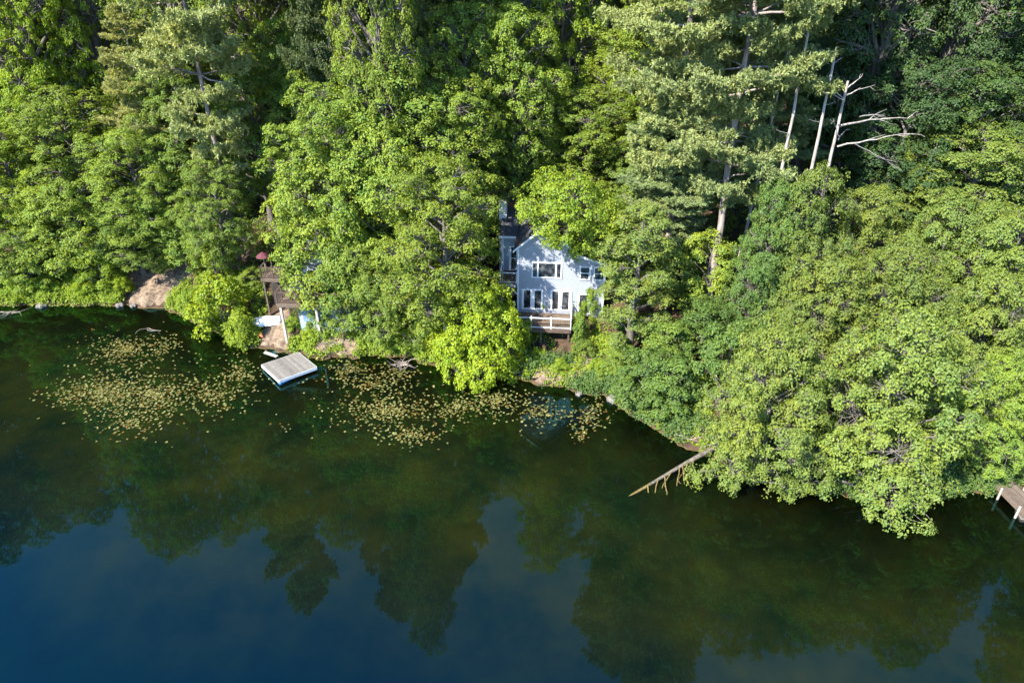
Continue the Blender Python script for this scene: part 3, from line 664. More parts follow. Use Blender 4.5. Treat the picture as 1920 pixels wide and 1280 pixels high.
# raft
c4 = [onz(495, 683, 0.36), onz(563, 658, 0.30), onz(590, 690, 0.44), onz(518, 713, 0.54)]
cen = sum(c4, Vector()) / 4
ex = ((c4[2] - c4[3]) + (c4[1] - c4[0])) / 2; ey = ((c4[0] - c4[3]) + (c4[1] - c4[2])) / 2
rw, rd = ex.length, ey.length
ax_ = ex.normalized(); az_ = ax_.cross(ey.normalized()).normalized(); ay_ = az_.cross(ax_)
raft = empty('swim_raft', cen); raft.matrix_world = Matrix.Translation(cen) @ Matrix((ax_, ay_, az_)).transposed().to_4x4()
tag(raft, 'weathered square swim raft floating tilted on blue barrels near the shore', 'raft')
MB().box(-rw / 2, rw / 2, -rd / 2, rd / 2, -0.05, 0).build('deck', M['raft'], raft)
m = MB(); m.box(-rw / 2 + 0.01, rw / 2 - 0.01, -rd / 2 - 0.04, -rd / 2 - 0.003, -0.26, -0.01); m.box(-rw / 2 + 0.01, rw / 2 - 0.01, rd / 2 + 0.003, rd / 2 + 0.04, -0.26, -0.01)
m.box(-rw / 2 - 0.04, -rw / 2 - 0.003, -rd / 2, rd / 2, -0.26, -0.01); m.box(rw / 2 + 0.003, rw / 2 + 0.04, -rd / 2, rd / 2, -0.26, -0.01)
m.build('side_boards', M['boat'], raft)
for yy in (-rd / 2 + 0.42, 0.0, rd / 2 - 0.42):
    for xx in (-rw / 2 + 0.55, 0.35 * 0, rw / 2 - 0.55): MB().tube([(xx - 0.5, yy, -0.5), (xx - 0.47, yy, -0.5), (xx + 0.47, yy, -0.5), (xx + 0.5, yy, -0.5)], [0.2, 0.27, 0.27, 0.2], 14).build('barrel_float', M['blue'] if (yy < -0.1 and xx < -0.1) else M['dark'], raft, smooth=True)
p = onz(508, 664, 0.05)
m = MB().box(-0.75, 0.75, -0.14, 0.14, -0.04, 0.05).build('plank', M['greywood']); m.location = (p.x, p.y, 0.03); m.rotation_euler = (0, R(1.5), R(-28))
tag(m, 'grey loose plank floating in the shallows behind the raft', 'plank')
# dock at the right edge
a0 = onz(1888, 905, 0.85); a1 = onz(1960, 985, 0.6); dd_ = (a1 - a0); an = math.atan2(dd_.y, dd_.x); Ld = dd_.length + 2.5
dock = empty('wooden_dock', (a0.x, a0.y, 0.7), an)
tag(dock, 'brown plank dock running out from under the trees at the right edge', 'dock')
m = MB().box(-2, Ld, -0.65, 0.65, -0.06, 0); o_ = m.build('walkway', M['dock'], dock)
MB().box(-2, Ld, -0.72, -0.653, -0.24, 0.02).build('side_beam', M['dock'], dock); MB().box(-2, Ld, 0.653, 0.72, -0.24, 0.02).build('side_beam', M['dock'], dock)
for k in range(4):
    for s_ in (-0.78, 0.78): MB().tube([(0.6 + k * 1.7, s_, -2.6), (0.6 + k * 1.7, s_, 0.25)], 0.07, 8).build('post', M['greywood'], dock)
q = onz(1925, 968, 0.3)
fd = empty('float_platform', (q.x + 0.9, q.y, 0.3), R(-14))
tag(fd, 'pale low floating platform beside the dock at the right edge', 'platform')
MB().box(-1.3, 1.3, -0.5, 0.5, -0.08, 0).build('top', M['raft'], fd); MB().box(-1.25, 1.25, -0.45, 0.45, -0.4, -0.083).build('float', M['dark'], fd)

# ------------------------------------------------------------ fallen tree in the water
rng = np.random.default_rng(5)
p0 = onz(1322, 848, 0.9); p1 = onz(1262, 882, 0.35); p2 = onz(1218, 908, 0.06); p3 = onz(1166, 938, -0.10)
lg = empty('fallen_tree', (p1.x, p1.y, 0)); tag(lg, 'fallen bare tree trunk sloping from the bank into the water', 'fallen tree')
loc = lambda v: np.array(v) - np.array([p1.x, p1.y, 0])
tb = TB(); tb.add(np.array([loc(p0 + (p0 - p1) * 1.1), loc(p0), loc(p1), loc(p2)]), [0.2, 0.18, 0.13, 0.1], 10); tb2 = TB(); tb2.add(np.array([loc(p2), loc(p2.lerp(p3, .5)), loc(p3)]), [0.1, 0.09, 0.04], 8)
link('trunk', tb.mesh('trunk', M['log']), lg)
for (f0, ex_, ey_, dz) in ((0.42, 1222, 952, -0.4), (0.50, 1250, 944, -0.35), (0.58, 1236, 925, -0.25), (0.68, 1268, 926, -0.3), (0.72, 1284, 914, -0.2), (0.78, 1270, 901, 0.15), (0.3, 1212, 946, -0.4), (0.86, 1290, 885, 0.3)):
    s0 = p3.lerp(p0, f0); s0.z = max(s0.z, -0.1) if f0 > .35 else s0.z
    e = onz(ex_, ey_, dz)
    b_ = TB(); b_.add(curve(loc(s0), loc(e), rng, 0.05, 6), np.linspace(0.045, 0.014, 6), 6); b_.add(curve(loc(s0.lerp(e, .5)), loc(e + Vector((rng.normal(0, .5), rng.normal(0, .4), 0))), rng, 0.05, 4), np.linspace(0.035, 0.012, 4), 5)
    link('branch', b_.mesh('branch', M['sunk']), lg)
link('sunken_trunk', tb2.mesh('sunken_trunk', M['sunk']), lg)
a0 = onz(1805, 1005, -0.12); a1 = onz(1935, 1098, -0.25)
tb = TB(); tb.add(np.array([[0, 0, 0], *(curve((0, 0, 0), a1 - a0, rng, 0.01, 5)[1:])]), [0.05, 0.05, 0.04, 0.04, 0.03], 6)
o_ = link('sunken_pole', tb.mesh('sunken_pole', M['sunk'])); o_.location = a0; tag(o_, 'long thin yellowish pole lying under the water at lower right', 'pole')

# ------------------------------------------------------------ bare dead pines at upper right
def snag(label, top, bot, Y, r0, branches, hook=None):
    T_ = ony(*top, Y); B_ = ony(*bot, Y); d = (T_ - B_); 
    g = gz(B_.x, Y); base = B_ - d * ((B_.z - g) / max(d.z, 0.1))
    root = empty('dead_tree', (base.x, Y, g)); l_ = lambda v: np.array(v) - np.array([base.x, Y, g])
    rg = np.random.default_rng(int(top[0]))
    tb = TB(); P = curve(l_(base) - np.array([0, 0, .6]), l_(T_), rg, 0.006, 12); tb.add(P, np.linspace(r0, r0 * 0.42, 12), 10)
    link('trunk', tb.mesh('trunk', M['dead_bark']), root)
    for (sx, sy, ex_, ey_, dy, rr) in branches:
        s0 = ony(sx, sy, Y); e = ony(ex_, ey_, Y + dy); tb = TB()
        C_ = curve(l_(s0), l_(e), rg, 0.035, 8); tb.add(C_, np.linspace(rr, 0.014, 8), 6)
        for q in range(int((e - s0).length * 0.9) + 1):
            i_ = rg.integers(2, 8); L_ = (e - s0).length * 0.28; v_ = unit(C_[i_] - C_[0]) * L_ * 0.8 + rg.normal(0, L_ * 0.28, 3)
            tb.add(curve(C_[i_], C_[i_] + v_, rg, 0.07, 4), np.linspace(rr * 0.35, 0.008, 4), 4)
        link('branch', tb.mesh('branch', M['dead_bark']), root)
    tag(root, label, 'dead tree', 'bare dead pines at the upper right')
snag('bare snag with broken top and long branches reaching right', (1590, 152), (1556, 312), 49.5, 0.19,
     [(1588, 165, 1616, 143, 0.5, .07), (1588, 178, 1640, 160, 1, .05), (1583, 185, 1560, 165, -.5, .05), (1584, 190, 1562, 178, -1, .05), (1575, 236, 1702, 222, 1.5, .09), (1612, 219, 1660, 221, 1.0, .05), (1570, 275, 1696, 251, -1.5, .07), (1600, 268, 1680, 312, 0.5, .04), (1568, 240, 1556, 225, -1, .04), (1572, 262, 1590, 240, 2, .05)])
snag('tall straight bare trunk just left of the branching snag', (1568, 88), (1518, 306), 49.4, 0.18,
     [(1563, 120, 1580, 108, .5, .03), (1552, 180, 1536, 172, -.8, .03), (1545, 196, 1566, 190, .8, .03), (1536, 230, 1516, 224, -1, .03)])
snag('tallest pale bare trunk standing left of the other dead pines', (1522, 22), (1466, 318), 48.8, 0.17,
     [(1512, 70, 1496, 62, -.5, .03), (1503, 120, 1524, 112, .5, .03), (1497, 150, 1478, 148, -.8, .03), (1478, 250, 1456, 244, -.6, .03)])
snag('thin pale bare trunk half hidden among the pine boughs', (1488, 48), (1450, 210), 54, 0.15, [(1480, 80, 1470, 74, .5, .02)])

# ------------------------------------------------------------ trees (top-of-crown pixel, distance, radius)
B = 'maple_tree'; Pn = 'pine_tree'; S = 'shrub'
TREES = [
 # far left and back rows
 (B, 'giant', 0, 40, 30, 75, 5.0, 'lime', 'bright yellow green maple in the upper left corner', 49),
 (B, 'giant', 1, 140, -60, 79, 5.2, 'bright', 'tall light green tree at the top edge near the left corner', 51),
 (B, 'giant', 2, -50, -50, 77, 5.5, 'maple', 'green tree cut by the left edge at the top corner', 52),
 (B, 'giant', 3, 475, -40, 77, 5.4, 'maple', 'maple at the top edge just right of the pale left pine', 50),
 (B, 'tall', 0, 560, 40, 74, 5.0, 'mid', 'broad maple below the dark trunks at the top edge'),
 (B, 'tall', 1, 455, 110, 70, 4.8, 'mid', 'maple behind the pine boughs right of its pale trunk'),
 (B, 'giant', 2, 250, -60, 94, 5.5, 'maple', 'tall tree behind the pale left pine at the top edge', 50),
 # left middle
 (B, 'tall', 3, 95, 150, 71, 5.3, 'maple', 'large rounded maple under the bright upper left corner tree'),
 (B, 'tall', 1, -15, 235, 69, 5.0, 'bright', 'light green maple cut off by the left edge halfway up the forest'),
 (B, 'tall', 0, 225, 235, 68, 4.8, 'maple', 'maple below the pale pine boughs left of centre forest'),
 (B, 'round', 0, 110, 330, 66.5, 4.6, 'maple', 'rounded maple above the left shoreline shrubs'),
 (B, 'round', 1, 10, 390, 66, 4.2, 'mid', 'low dark green maple by the left edge above the shore'),
 (B, 'round', 2, 235, 390, 66.5, 4.2, 'mid', 'maple just above the bare earth bank'),
 (B, 'small', 0, 330, 410, 66, 2.9, 'mid', 'small green tree above right of the bare earth bank'),
 (B, 'small', 1, 170, 455, 64.6, 2.7, 'bright', 'small bright tree near the left shore beside the earth bank'),
 (B, 'small', 2, 50, 460, 64.6, 2.7, 'maple', 'small leafy tree leaning over the left shore'),
 (B, 'small', 1, -30, 470, 65, 2.7, 'mid', 'small tree at the left edge on the shore'),
 (B, 'small', 2, 385, 430, 62, 2.5, 'bright', 'small bright tree left of the brown pine trunk'),
 (B, 'small', 0, 470, 500, 61.5, 1.9, 'mid', 'small green tree squeezed beside the upper cottage deck'),
 (B, 'tall', 1, 385, 290, 62.6, 3.3, 'mid', 'narrow maple hiding the lower trunk of the tall pale pine'),
 (B, 'tall', 3, 290, 320, 67.5, 3.2, 'maple', 'maple standing between the earth bank and the brown pine trunk'),
 (B, 'tall', 2, 590, 0, 70, 4.0, 'maple', 'maple right in front of the dark trunks at the top edge'),
 (B, 'tall', 0, 30, 100, 74, 4.4, 'bright', 'light green maple between the corner tree and the left edge'),
 # pines left
 (Pn, 'pine', 0, 345, 0, 64.5, 4.8, 'palepine', 'tall pale yellowish pine with visible trunk in the upper left', 47),
 (Pn, 'pine', 1, 215, 10, 71, 3.6, 'palepine', 'smaller pale pine left of the tall yellowish pine'),
 (Pn, 'pine', 2, 605, 0, 65, 4.0, 'darkpine', 'dark pine trunk at the top edge left of centre', 51),
 (Pn, 'pine', 1, 655, 0, 72, 4.0, 'darkpine', 'dark distant pine at the top edge above the big maple', 56),
 (Pn, 'pine', 0, 570, 0, 82, 4.0, 'darkpine', 'darkest distant pine trunk left in the top gap', 54),
 (Pn, 'pine', 2, 740, -40, 67, 4.4, 'pine', 'grey green pine top above the big central maple', 50),
 (Pn, 'pine', 0, 820, 0, 74, 4.2, 'darkpine', 'dark pine filling the gap right of the big central maple', 50),
 (B, 'giant', 2, 300, -60, 78, 5.4, 'maple', 'tall tree above the top edge between the pale pine and the left corner', 52),
 (B, 'giant', 1, 690, -60, 60.5, 4.4, 'maple', 'towering tree behind the crown of the huge central maple', 53),
 # the big central mass
 (B, 'tall', 2, 730, 75, 62, 6.4, 'maple', 'huge central maple rising to the top of the picture'),
 (B, 'tall', 3, 600, 140, 60, 5.2, 'maple', 'maple on the left flank of the huge central maple'),
 (B, 'tall', 0, 835, 140, 61, 5.2, 'maple', 'maple on the right flank of the huge central maple'),
 (B, 'bank', 0, 700, 230, 57.0, 6.0, 'maple', 'broad maple hiding most of the cottage from above'),
 (B, 'tall', 1, 822, 285, 51.9, 4.7, 'maple', 'broad maple left of the grey house'),
 (B, 'round', 2, 600, 270, 57.5, 4.9, 'maple', 'rounded maple directly above the cottage decks'),
 (B, 'bank', 2, 700, 440, 54.8, 4.4, 'mid', 'leafy tree standing at the water right of the cottage'),
 (B, 'small', 1, 640, 440, 54.6, 3.2, 'mid', 'small tree covering the right end of the cottage deck'),
 (B, 'small', 2, 800, 500, 54, 2.6, 'mid', 'small green tree between the big maple and the lime bush'),
 # upper centre right
 (B, 'giant', 1, 900, -20, 78, 5.0, 'maple', 'maple at the top edge above the dark gap', 35),
 (B, 'giant', 3, 1060, -40, 76, 5.6, 'bright', 'bright maple at the top edge right of centre', 54),
 (B, 'tall', 2, 1190, 30, 72, 4.6, 'maple', 'maple at the top left of the big pine group'),
 (B, 'tall', 0, 1000, 110, 70, 4.6, 'maple', 'maple behind the house in the middle of the forest'),
 (B, 'tall', 2, 1115, 150, 68, 4.8, 'maple', 'spreading maple behind the roof of the grey house'),
 (B, 'tall', 1, 1225, 215, 65, 3.6, 'mid', 'narrow maple against the left side of the big pines'),
 (B, 'giant', 3, 985, -60, 92, 5.5, 'maple', 'distant maple on the top edge in the centre', 42),
 (B, 'giant', 0, 1150, -90, 94, 5.5, 'maple', 'distant maple on the top edge left of the pines', 56),
 # pines right
 (Pn, 'pine', 1, 1418, 0, 51, 5.0, 'pine', 'tallest grey green pine with pale trunk right of centre', 48),
 (Pn, 'pine', 2, 1305, 0, 55, 5.2, 'pine', 'wide grey green pine left of the tallest pine', 47),
 (Pn, 'pine', 0, 1490, 0, 59, 4.0, 'pine', 'pine filling between the bare pale trunks'),
 (Pn, 'pine', 0, 1290, 170, 54.5, 4.0, 'pine', 'lower grey green pine top beside the house tree'),
 (Pn, 'pine', 2, 1570, -40, 70, 4.2, 'pine', 'pine top behind the bare dead trunks', 46),
 (Pn, 'pine', 1, 1380, 0, 66, 4.4, 'pine', 'distant pine behind the tallest pine', 50),
 # upper right, shade painted in as dark leaf colours
 (B, 'giant', 3, 1690, -60, 61, 6.0, 'dark', 'dark green tree on the top edge right of the dead trunks', 53),
 (B, 'giant', 1, 1810, -10, 62, 6.2, 'dark', 'dark rounded tree near the upper right corner', 54),
 (B, 'giant', 0, 1925, -40, 67, 6.4, 'deep', 'dark tree filling the upper right corner', 55),
 (B, 'tall', 2, 1740, 90, 57, 4.8, 'dark', 'shaded tree right of the branching snag'),
 (B, 'tall', 3, 1630, 120, 63, 4.0, 'mid', 'small topped green tree behind the branching snag'),
 (B, 'tall', 1, 1860, 100, 57, 5.0, 'deep', 'deep green tree under the upper right corner'),
 (B, 'tall', 2, 1560, 60, 72, 4.0, 'maple', 'bright tree seen between the bare trunks'),
 (B, 'tall', 2, 1640, 20, 70, 4.6, 'deep', 'dark tree between the snags and the upper right woods'),
 (B, 'tall', 0, 1960, 60, 62, 5.0, 'dark', 'shaded tree cut off by the right edge near the top'),
 (B, 'tall', 3, 865, -15, 66, 4.2, 'maple', 'maple at the top between the central maple and the dark gap'),
 (B, 'tall', 2, 965, -10, 66.5, 4.6, 'maple', 'maple just under the top edge above the house'),
 (B, 'tall', 0, 1245, -10, 70, 4.6, 'bright', 'bright tree at the top edge touching the big pines'),
 (B, 'tall', 1, 520, 20, 73, 4.4, 'maple', 'maple left of the dark trunks at the top edge'),
 (B, 'tall', 2, 300, 100, 71, 4.2, 'mid', 'maple crown between the two pale pines'),
 # right middle
 ('oak_tree', 'tall', 0, 1860, 230, 53, 5.0, 'oak', 'broad oak crown at the right edge above the middle'),
 ('oak_tree', 'tall', 3, 1740, 265, 56, 4.4, 'oak', 'oak crown below the shaded upper right trees'),
 ('oak_tree', 'bank', 0, 1530, 312, 47.3, 3.9, 'oak', 'oak crown right below the dead trunks'),
 ('oak_tree', 'bank', 1, 1655, 340, 49.5, 3.9, 'oak', 'oak crown in the middle of the right hand canopy'),
 ('oak_tree', 'bank', 2, 1810, 360, 47.5, 4.2, 'oak', 'wide oak crown with bare inner branches at right'),
 ('oak_tree', 'round', 1, 1930, 400, 44, 3.9, 'oak', 'oak crown cut off by the right edge'),
 ('oak_tree', 'bank', 1, 1468, 325, 47.2, 3.2, 'painted_shade', 'darker tree in the hollow right of the tall house tree'),
 ('oak_tree', 'small', 0, 1340, 430, 51, 2.7, 'maple', 'small bright tree in the gap under the pines'),
 ('oak_tree', 'small', 1, 1330, 560, 47, 2.8, 'painted_shade', 'small shaded tree above the dark water cove'),
 ('oak_tree', 'bank', 2, 1575, 470, 42.5, 4.1, 'oak', 'oak crown above the leftmost overhanging tree'),
 ('oak_tree', 'bank', 0, 1720, 455, 42, 4.0, 'oak', 'oak crown above the rightmost overhanging tree'),
 ('oak_tree', 'bank', 1, 1885, 500, 40.5, 4.0, 'oak', 'oak crown above the dock at the right'),
 ('oak_tree', 'bank', 2, 1480, 600, 36.3, 4.2, 'oak', 'overhanging tree touching the fallen trunk'),
 ('oak_tree', 'bank', 0, 1748, 590, 34.6, 5.1, 'oak', 'large overhanging tree reaching furthest over the lake'),
 ('oak_tree', 'small', 2, 1380, 600, 42, 2.6, 'painted_shade', 'small dark tree beside the cove under the canopy'),
 ('oak_tree', 'bank', 2, 1910, 660, 36.8, 3.0, 'maple', 'fresh green tree beside the dock at the right edge'),
 # the tall tree right of the house
 ('birch_tree', 'sparse', 0, 1207, 372, 48.6, 3.6, 'olive', 'slim yellowish tree standing on the bank right of the house'),
 (B, 'small', 2, 1255, 600, 46.5, 2.4, 'mid', 'small green tree at the foot of the slim yellowish tree'),
 (B, 'small', 0, 1170, 640, 47.6, 1.5, 'mid', 'tiny tree on the bank below the front deck'),
 (B, 'small', 1, 1268, 455, 52.5, 2.3, 'painted_shade', 'small shaded tree behind the slim yellowish tree'),
 (B, 'small', 0, 1160, 500, 56.5, 1.6, 'painted_shade', 'small shaded tree at the right wall of the house'),
 (S, 'shrub', 1, 1175, 590, 52.0, 1.5, 'painted_shade', 'shaded bush right of the house below the slim tree'),
 (S, 'shrub', 0, 1090, 585, 51.6, 0.9, 'mid', 'small bush beside the right end of the front deck'),
 # bushes
 (B, 'bushy', 0, 896, 524, 50.6, 4.3, 'lime', 'large lime green young tree on the bank left of the front deck'),
 (S, 'shrub', 1, 400, 520, 56.8, 3.2, 'lime', 'large bright bush overhanging the water left of the rowboat'),
 (S, 'shrub', 2, 440, 585, 55.0, 1.8, 'bright', 'bright bush beside the orange kayak'),
 (S, 'shrub', 0, 355, 545, 60.0, 1.5, 'bright', 'bright bush right of the bare earth bank'),
 (S, 'shrub', 1, 225, 520, 63.8, 1.2, 'lime', 'small bush on the left side of the bare earth bank'),
 (S, 'shrub', 2, 150, 525, 63.9, 1.5, 'lime', 'yellow green bush on the left shore'),
 (S, 'shrub', 0, 75, 515, 64.1, 1.8, 'bright', 'bush on the shore near the left edge'),
 (S, 'shrub', 2, 5, 520, 64.1, 1.6, 'bright', 'bush at the very left edge of the shore'),
 (S, 'shrub', 1, 580, 625, 54.2, 1.0, 'lime', 'small lime bush at the water right of the deck post'),
 (S, 'shrub', 0, 545, 600, 55.6, 1.0, 'bright', 'leafy bush in the shade under the lower cottage deck'),
 (B, 'small', 0, 540, 395, 56.3, 1.9, 'maple', 'small tree whose branches hang over the cottage decks'),
 (S, 'shrub', 2, 600, 560, 55.2, 1.6, 'mid', 'dark green bush in front of the lower cottage windows'),
 (S, 'shrub', 0, 760, 610, 54.0, 1.6, 'bright', 'bush on the shore left of the large lime young tree'),
 (S, 'shrub', 1, 830, 610, 52.2, 1.6, 'lime', 'lime bush touching the left side of the large lime young tree'),
 (S, 'shrub', 2, 1010, 655, 50.2, 0.9, 'lime', 'small lime bush on the bank under the deck'),
 (S, 'shrub', 0, 1050, 675, 49.0, 0.9, 'bright', 'small bush on the sunny bank below the deck'),
 (S, 'shrub', 1, 1095, 640, 50.3, 1.2, 'mid', 'dark bush under the right corner of the front deck'),
 (B, 'small', 1, 1215, 650, 43.9, 2.7, 'painted_shade', 'small tree hanging its leaves over the dark cove'),
 (B, 'small', 2, 1265, 670, 42.6, 2.4, 'painted_shade', 'small tree where the fallen trunk meets the bank'),
 (S, 'shrub', 0, 1170, 690, 47.2, 1.4, 'mid', 'leafy bush on the bank just above the dark cove'),
 (S, 'shrub', 2, 1225, 745, 44.2, 1.4, 'mid', 'bush spilling over the edge of the dark cove'),
 (S, 'shrub', 1, 1120, 690, 48.6, 1.1, 'bright', 'sunlit bush at the right end of the dry earth strip'),
 (S, 'shrub', 2, 1270, 770, 42.4, 1.2, 'mid', 'bush covering the upper end of the fallen trunk'),
 (S, 'shrub', 2, 1140, 680, 48.0, 1.2, 'mid', 'dark bush on the bank at the cove'),
 (S, 'shrub', 0, 1195, 715, 46.0, 1.2, 'mid', 'dark bush hanging over the dark cove'),
 (S, 'shrub', 1, 1260, 760, 43.2, 1.4, 'mid', 'dark bush right above the fallen trunk'),
 (S, 'shrub', 2, 1110, 540, 54.0, 0.8, 'bright', 'small climbing bush against the right corner of the house'),
]
for t_ in TREES: tree(*t_)
# the far-off wood behind, one mass
def joined(name, items, mat):
    V = []; Q = []; Tn = []; n0 = 0
    for (me, X_, Y_, Z_, s_, sz_, rz_) in items:
        v = np.empty(len(me.vertices) * 3, np.float32); me.vertices.foreach_get('co', v); v = v.reshape(-1, 3)
        q = np.empty(len(me.loops), np.int32); me.loops.foreach_get('vertex_index', q); q = q.reshape(-1, 4)
        c_, s2 = math.cos(rz_), math.sin(rz_)
        V.append(np.stack([(v[:, 0] * c_ - v[:, 1] * s2) * s_ + X_, (v[:, 0] * s2 + v[:, 1] * c_) * s_ + Y_, v[:, 2] * sz_ + Z_], -1)); Q.append(q + n0); n0 += len(v)
        if 'tint' in me.attributes:
            t_ = np.empty(len(q), np.float32); me.attributes['tint'].data.foreach_get('value', t_); Tn.append(t_)
    return link(name, np_mesh(name, np.concatenate(V), np.concatenate(Q), mat, np.concatenate(Tn) if Tn else None))
rg = np.random.default_rng(77); it = []; itt = []
for row, (Yr, stp) in enumerate(((97, 9.5), (108, 10.5), (122, 12))):
    for X_ in np.arange(-95 - row * 8, 96 + row * 8, stp):
        X_ = X_ + rg.normal(0, 1.2); Y_ = Yr + rg.normal(0, 1.5); tm, cm = proto('tall', int(rg.integers(0, 4)))[2]
        a_ = (X_, Y_, gz(X_, Y_), rg.uniform(1.1, 1.35), rg.uniform(0.85, 1.05), rg.uniform(0, 6.28)); it.append((cm, *a_)); itt.append((tm, *a_))
for (x0, x1, y0, y1, nn_) in ((-122, -64, 67, 88, 17), (50, 100, 44, 84, 17)):
    for q in range(nn_):
        X_ = x0 + (x1 - x0) * (q + rg.random()) / nn_; Y_ = rg.uniform(y0, y1); tm, cm = proto('giant', int(rg.integers(0, 3)))[2]
        h_ = rg.uniform(1.1, 1.35); a_ = (X_, Y_, gz(X_, Y_), rg.uniform(0.95, 1.2), h_, rg.uniform(0, 6.28)); it.append((cm, *a_)); itt.append((tm, *a_))
o = joined('distant_woods', it, M['leaf']); o.color = (*PAL['mid'], 1); tag(o, 'dense green woods continuing up the slope behind the nearer trees', 'woods', kind='stuff')
o = joined('distant_trunks', itt, M['bark']); tag(o, 'trunks of the dense woods far up the slope', 'woods', kind='stuff')
# the maple leaning over the house roof: its foot is right of the house
tp = ony(1058, 326, 52.6); bx, by = O.x + u_l2 + 1.6, 58.6; g = gz(bx, by); hz = tp.z - g
tm, cm = deciduous(91, hz, 4.8, 0.28, 44, lean=(tp.x - bx, tp.y - by)  )
rt = empty('maple_tree', (bx, by, g)); link('trunk', tm, rt); c = link('crown', cm, rt); c.color = (*PAL['bright'], 1)
tag(rt, 'rounded maple leaning over the roof of the grey house', 'tree', GROUPS['maple_tree'])

# ------------------------------------------------------------ undergrowth (uncountable)
rng = np.random.default_rng(8)
def cover(name, n_, xr, dr, colr, label, leaf=0.17, rad=0.3, k=9, thr=0.0, holes=(), nz_=1.0):
    Xs = rng.uniform(*xr, n_); ds = rng.uniform(*dr, n_); Ys = shore(Xs) + ds
    f = np.sin(Xs * 0.8 + 1) * np.sin(Ys * 0.9 - 0.5) + 0.6 * np.sin(Xs * 2.1) * np.sin(Ys * 1.7 + 2)
    keep = f > thr
    for (hx, hy, hr, hry) in holes: keep &= ((Xs - hx) / hr) ** 2 + ((Ys - hy) / hry) ** 2 > 1
    lx = (Xs - O.x) * UD.x + (Ys - O.y) * UD.y; lv = (Xs - O.x) * VD.x + (Ys - O.y) * VD.y
    keep &= ~((lx > -2.2) & (lx < u_l2 + 0.3) & (lv > -0.2) & (lv < 10)); keep &= ~((Xs > CX - 2.6) & (Xs < CX + 9) & (Ys > 54.3) & (Ys < 64))
    Xs = Xs[keep]; Ys = Ys[keep]
    c = np.stack([Xs, Ys, ground(Xs, Ys) + rng.uniform(0.05, 0.55, len(Xs)) * nz_], -1)
    nn = unit(np.array([0, -0.35, 1.0]) + rng.normal(0, 0.35, c.shape))
    V, Q, tint = sprays(c, nn, rng, k=k, rad=rad, leaf=leaf)
    o = link(name, np_mesh(name, V, Q, M['leaf'], tint)); o.color = (*PAL[colr], 1)
    tag(o, label, 'undergrowth', kind='stuff'); return o
ep = onz(300, 530, 1.0)
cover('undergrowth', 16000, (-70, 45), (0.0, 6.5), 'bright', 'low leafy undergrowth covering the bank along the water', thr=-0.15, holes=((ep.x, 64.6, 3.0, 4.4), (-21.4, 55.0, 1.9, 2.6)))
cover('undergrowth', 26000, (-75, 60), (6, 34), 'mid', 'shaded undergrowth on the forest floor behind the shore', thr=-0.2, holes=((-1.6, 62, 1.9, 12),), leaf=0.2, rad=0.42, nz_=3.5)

cover('undergrowth', 7000, (-72, 1), (-0.1, 2.0), 'bright', 'leafy fringe hanging over the waterline of the wooded bank', thr=-1.2, holes=((ep.x, 64.0, 2.8, 3.0), (-21.4, 54.5, 1.6, 1.8), (-15.6, 53, 2.0, 1.0), (1.5, 49.4, 1.2, .8)), leaf=0.18, rad=0.34, nz_=1.6)
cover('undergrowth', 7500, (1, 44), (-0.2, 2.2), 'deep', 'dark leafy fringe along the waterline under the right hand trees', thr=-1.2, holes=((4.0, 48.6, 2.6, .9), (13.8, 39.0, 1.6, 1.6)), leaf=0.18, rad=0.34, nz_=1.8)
# dry earth and dead brush on the bank
m_ = rough_mat('dry_bank', (0.055, 0.038, 0.025), (0.25, 0.18, 0.12), 2.6, 0.95, 0.7)
def patch(label, cx, cy, rx, ry):
    gx, gy, Q = grid(np.linspace(-1, 1, 26), np.linspace(-1, 1, 26)); r_ = 1.0 + 0.18 * np.sin(np.arctan2(gy, gx) * 3 + cx) + 0.1 * np.sin(np.arctan2(gy, gx) * 7)
    s_ = np.maximum(np.abs(gx), np.abs(gy)) / (np.hypot(gx, gy) + 1e-9); X_ = cx + gx * s_ * rx * r_; Y_ = cy + gy * s_ * ry * r_
    Y_ = np.maximum(Y_, shore(X_) + 0.05)
    Z_ = ground(X_, Y_) + 0.09 * np.clip(1.02 - np.hypot(gx * s_, gy * s_), 0, 0.6) * 2
    o = link('ground', np_mesh('ground', np.stack([X_, Y_, Z_], -1).reshape(-1, 3), Q, m_, smooth=True)); tag(o, label, 'ground', kind='structure')
patch('bare sandy earth bank between the left bushes', ep.x, 65.2, 3.1, 4.2)
patch('dry earth strip below the front deck', 4.0, 48.9, 5.0, 1.2)
patch('dry sandy path down from the cottage to the water', -21.6, 55.6, 1.4, 2.2)
patch('dry brushy bank right of the raft', -15.6, 53.5, 4.2, 1.0)
def brush(label, px, py, n_, L, spread=1.0, z=0.15):
    p_ = onz(px, py, z); tb = TB()
    for q in range(n_):
        s0 = np.array([rng.normal(0, .25) * spread, rng.normal(0, .15), 0.0]); e = s0 + np.array([rng.normal(0, 1) * spread, rng.normal(-0.5, .5), rng.uniform(-0.1, .8)]) * L
        tb.add(curve(s0, e, rng, 0.1, 5), np.linspace(0.025, 0.008, 5), 4)
    o = link('dead_branch', tb.mesh('dead_branch', M['twig'])); o.location = (p_.x, p_.y, max(gz(p_.x, p_.y), 0) + 0.1); tag(o, label, 'dead branch', 'dead brush along the waterline')
brush('tangle of dead twigs dipping into the water left of the lime bush', 752, 682, 34, 0.9)
brush('dead twigs at the waterline on the far left', 15, 585, 20, 0.9)
brush('bare twigs on the bank right of the front deck', 1100, 600, 26, 0.8)
brush('dead twigs where the fallen trunk meets the bank', 1290, 828, 16, 0.6)
brush('thin sticks in the shallows left of the bright bush', 275, 615, 3, 0.7)
brush('dry twigs on the bank right of the raft', 625, 655, 30, 0.8)

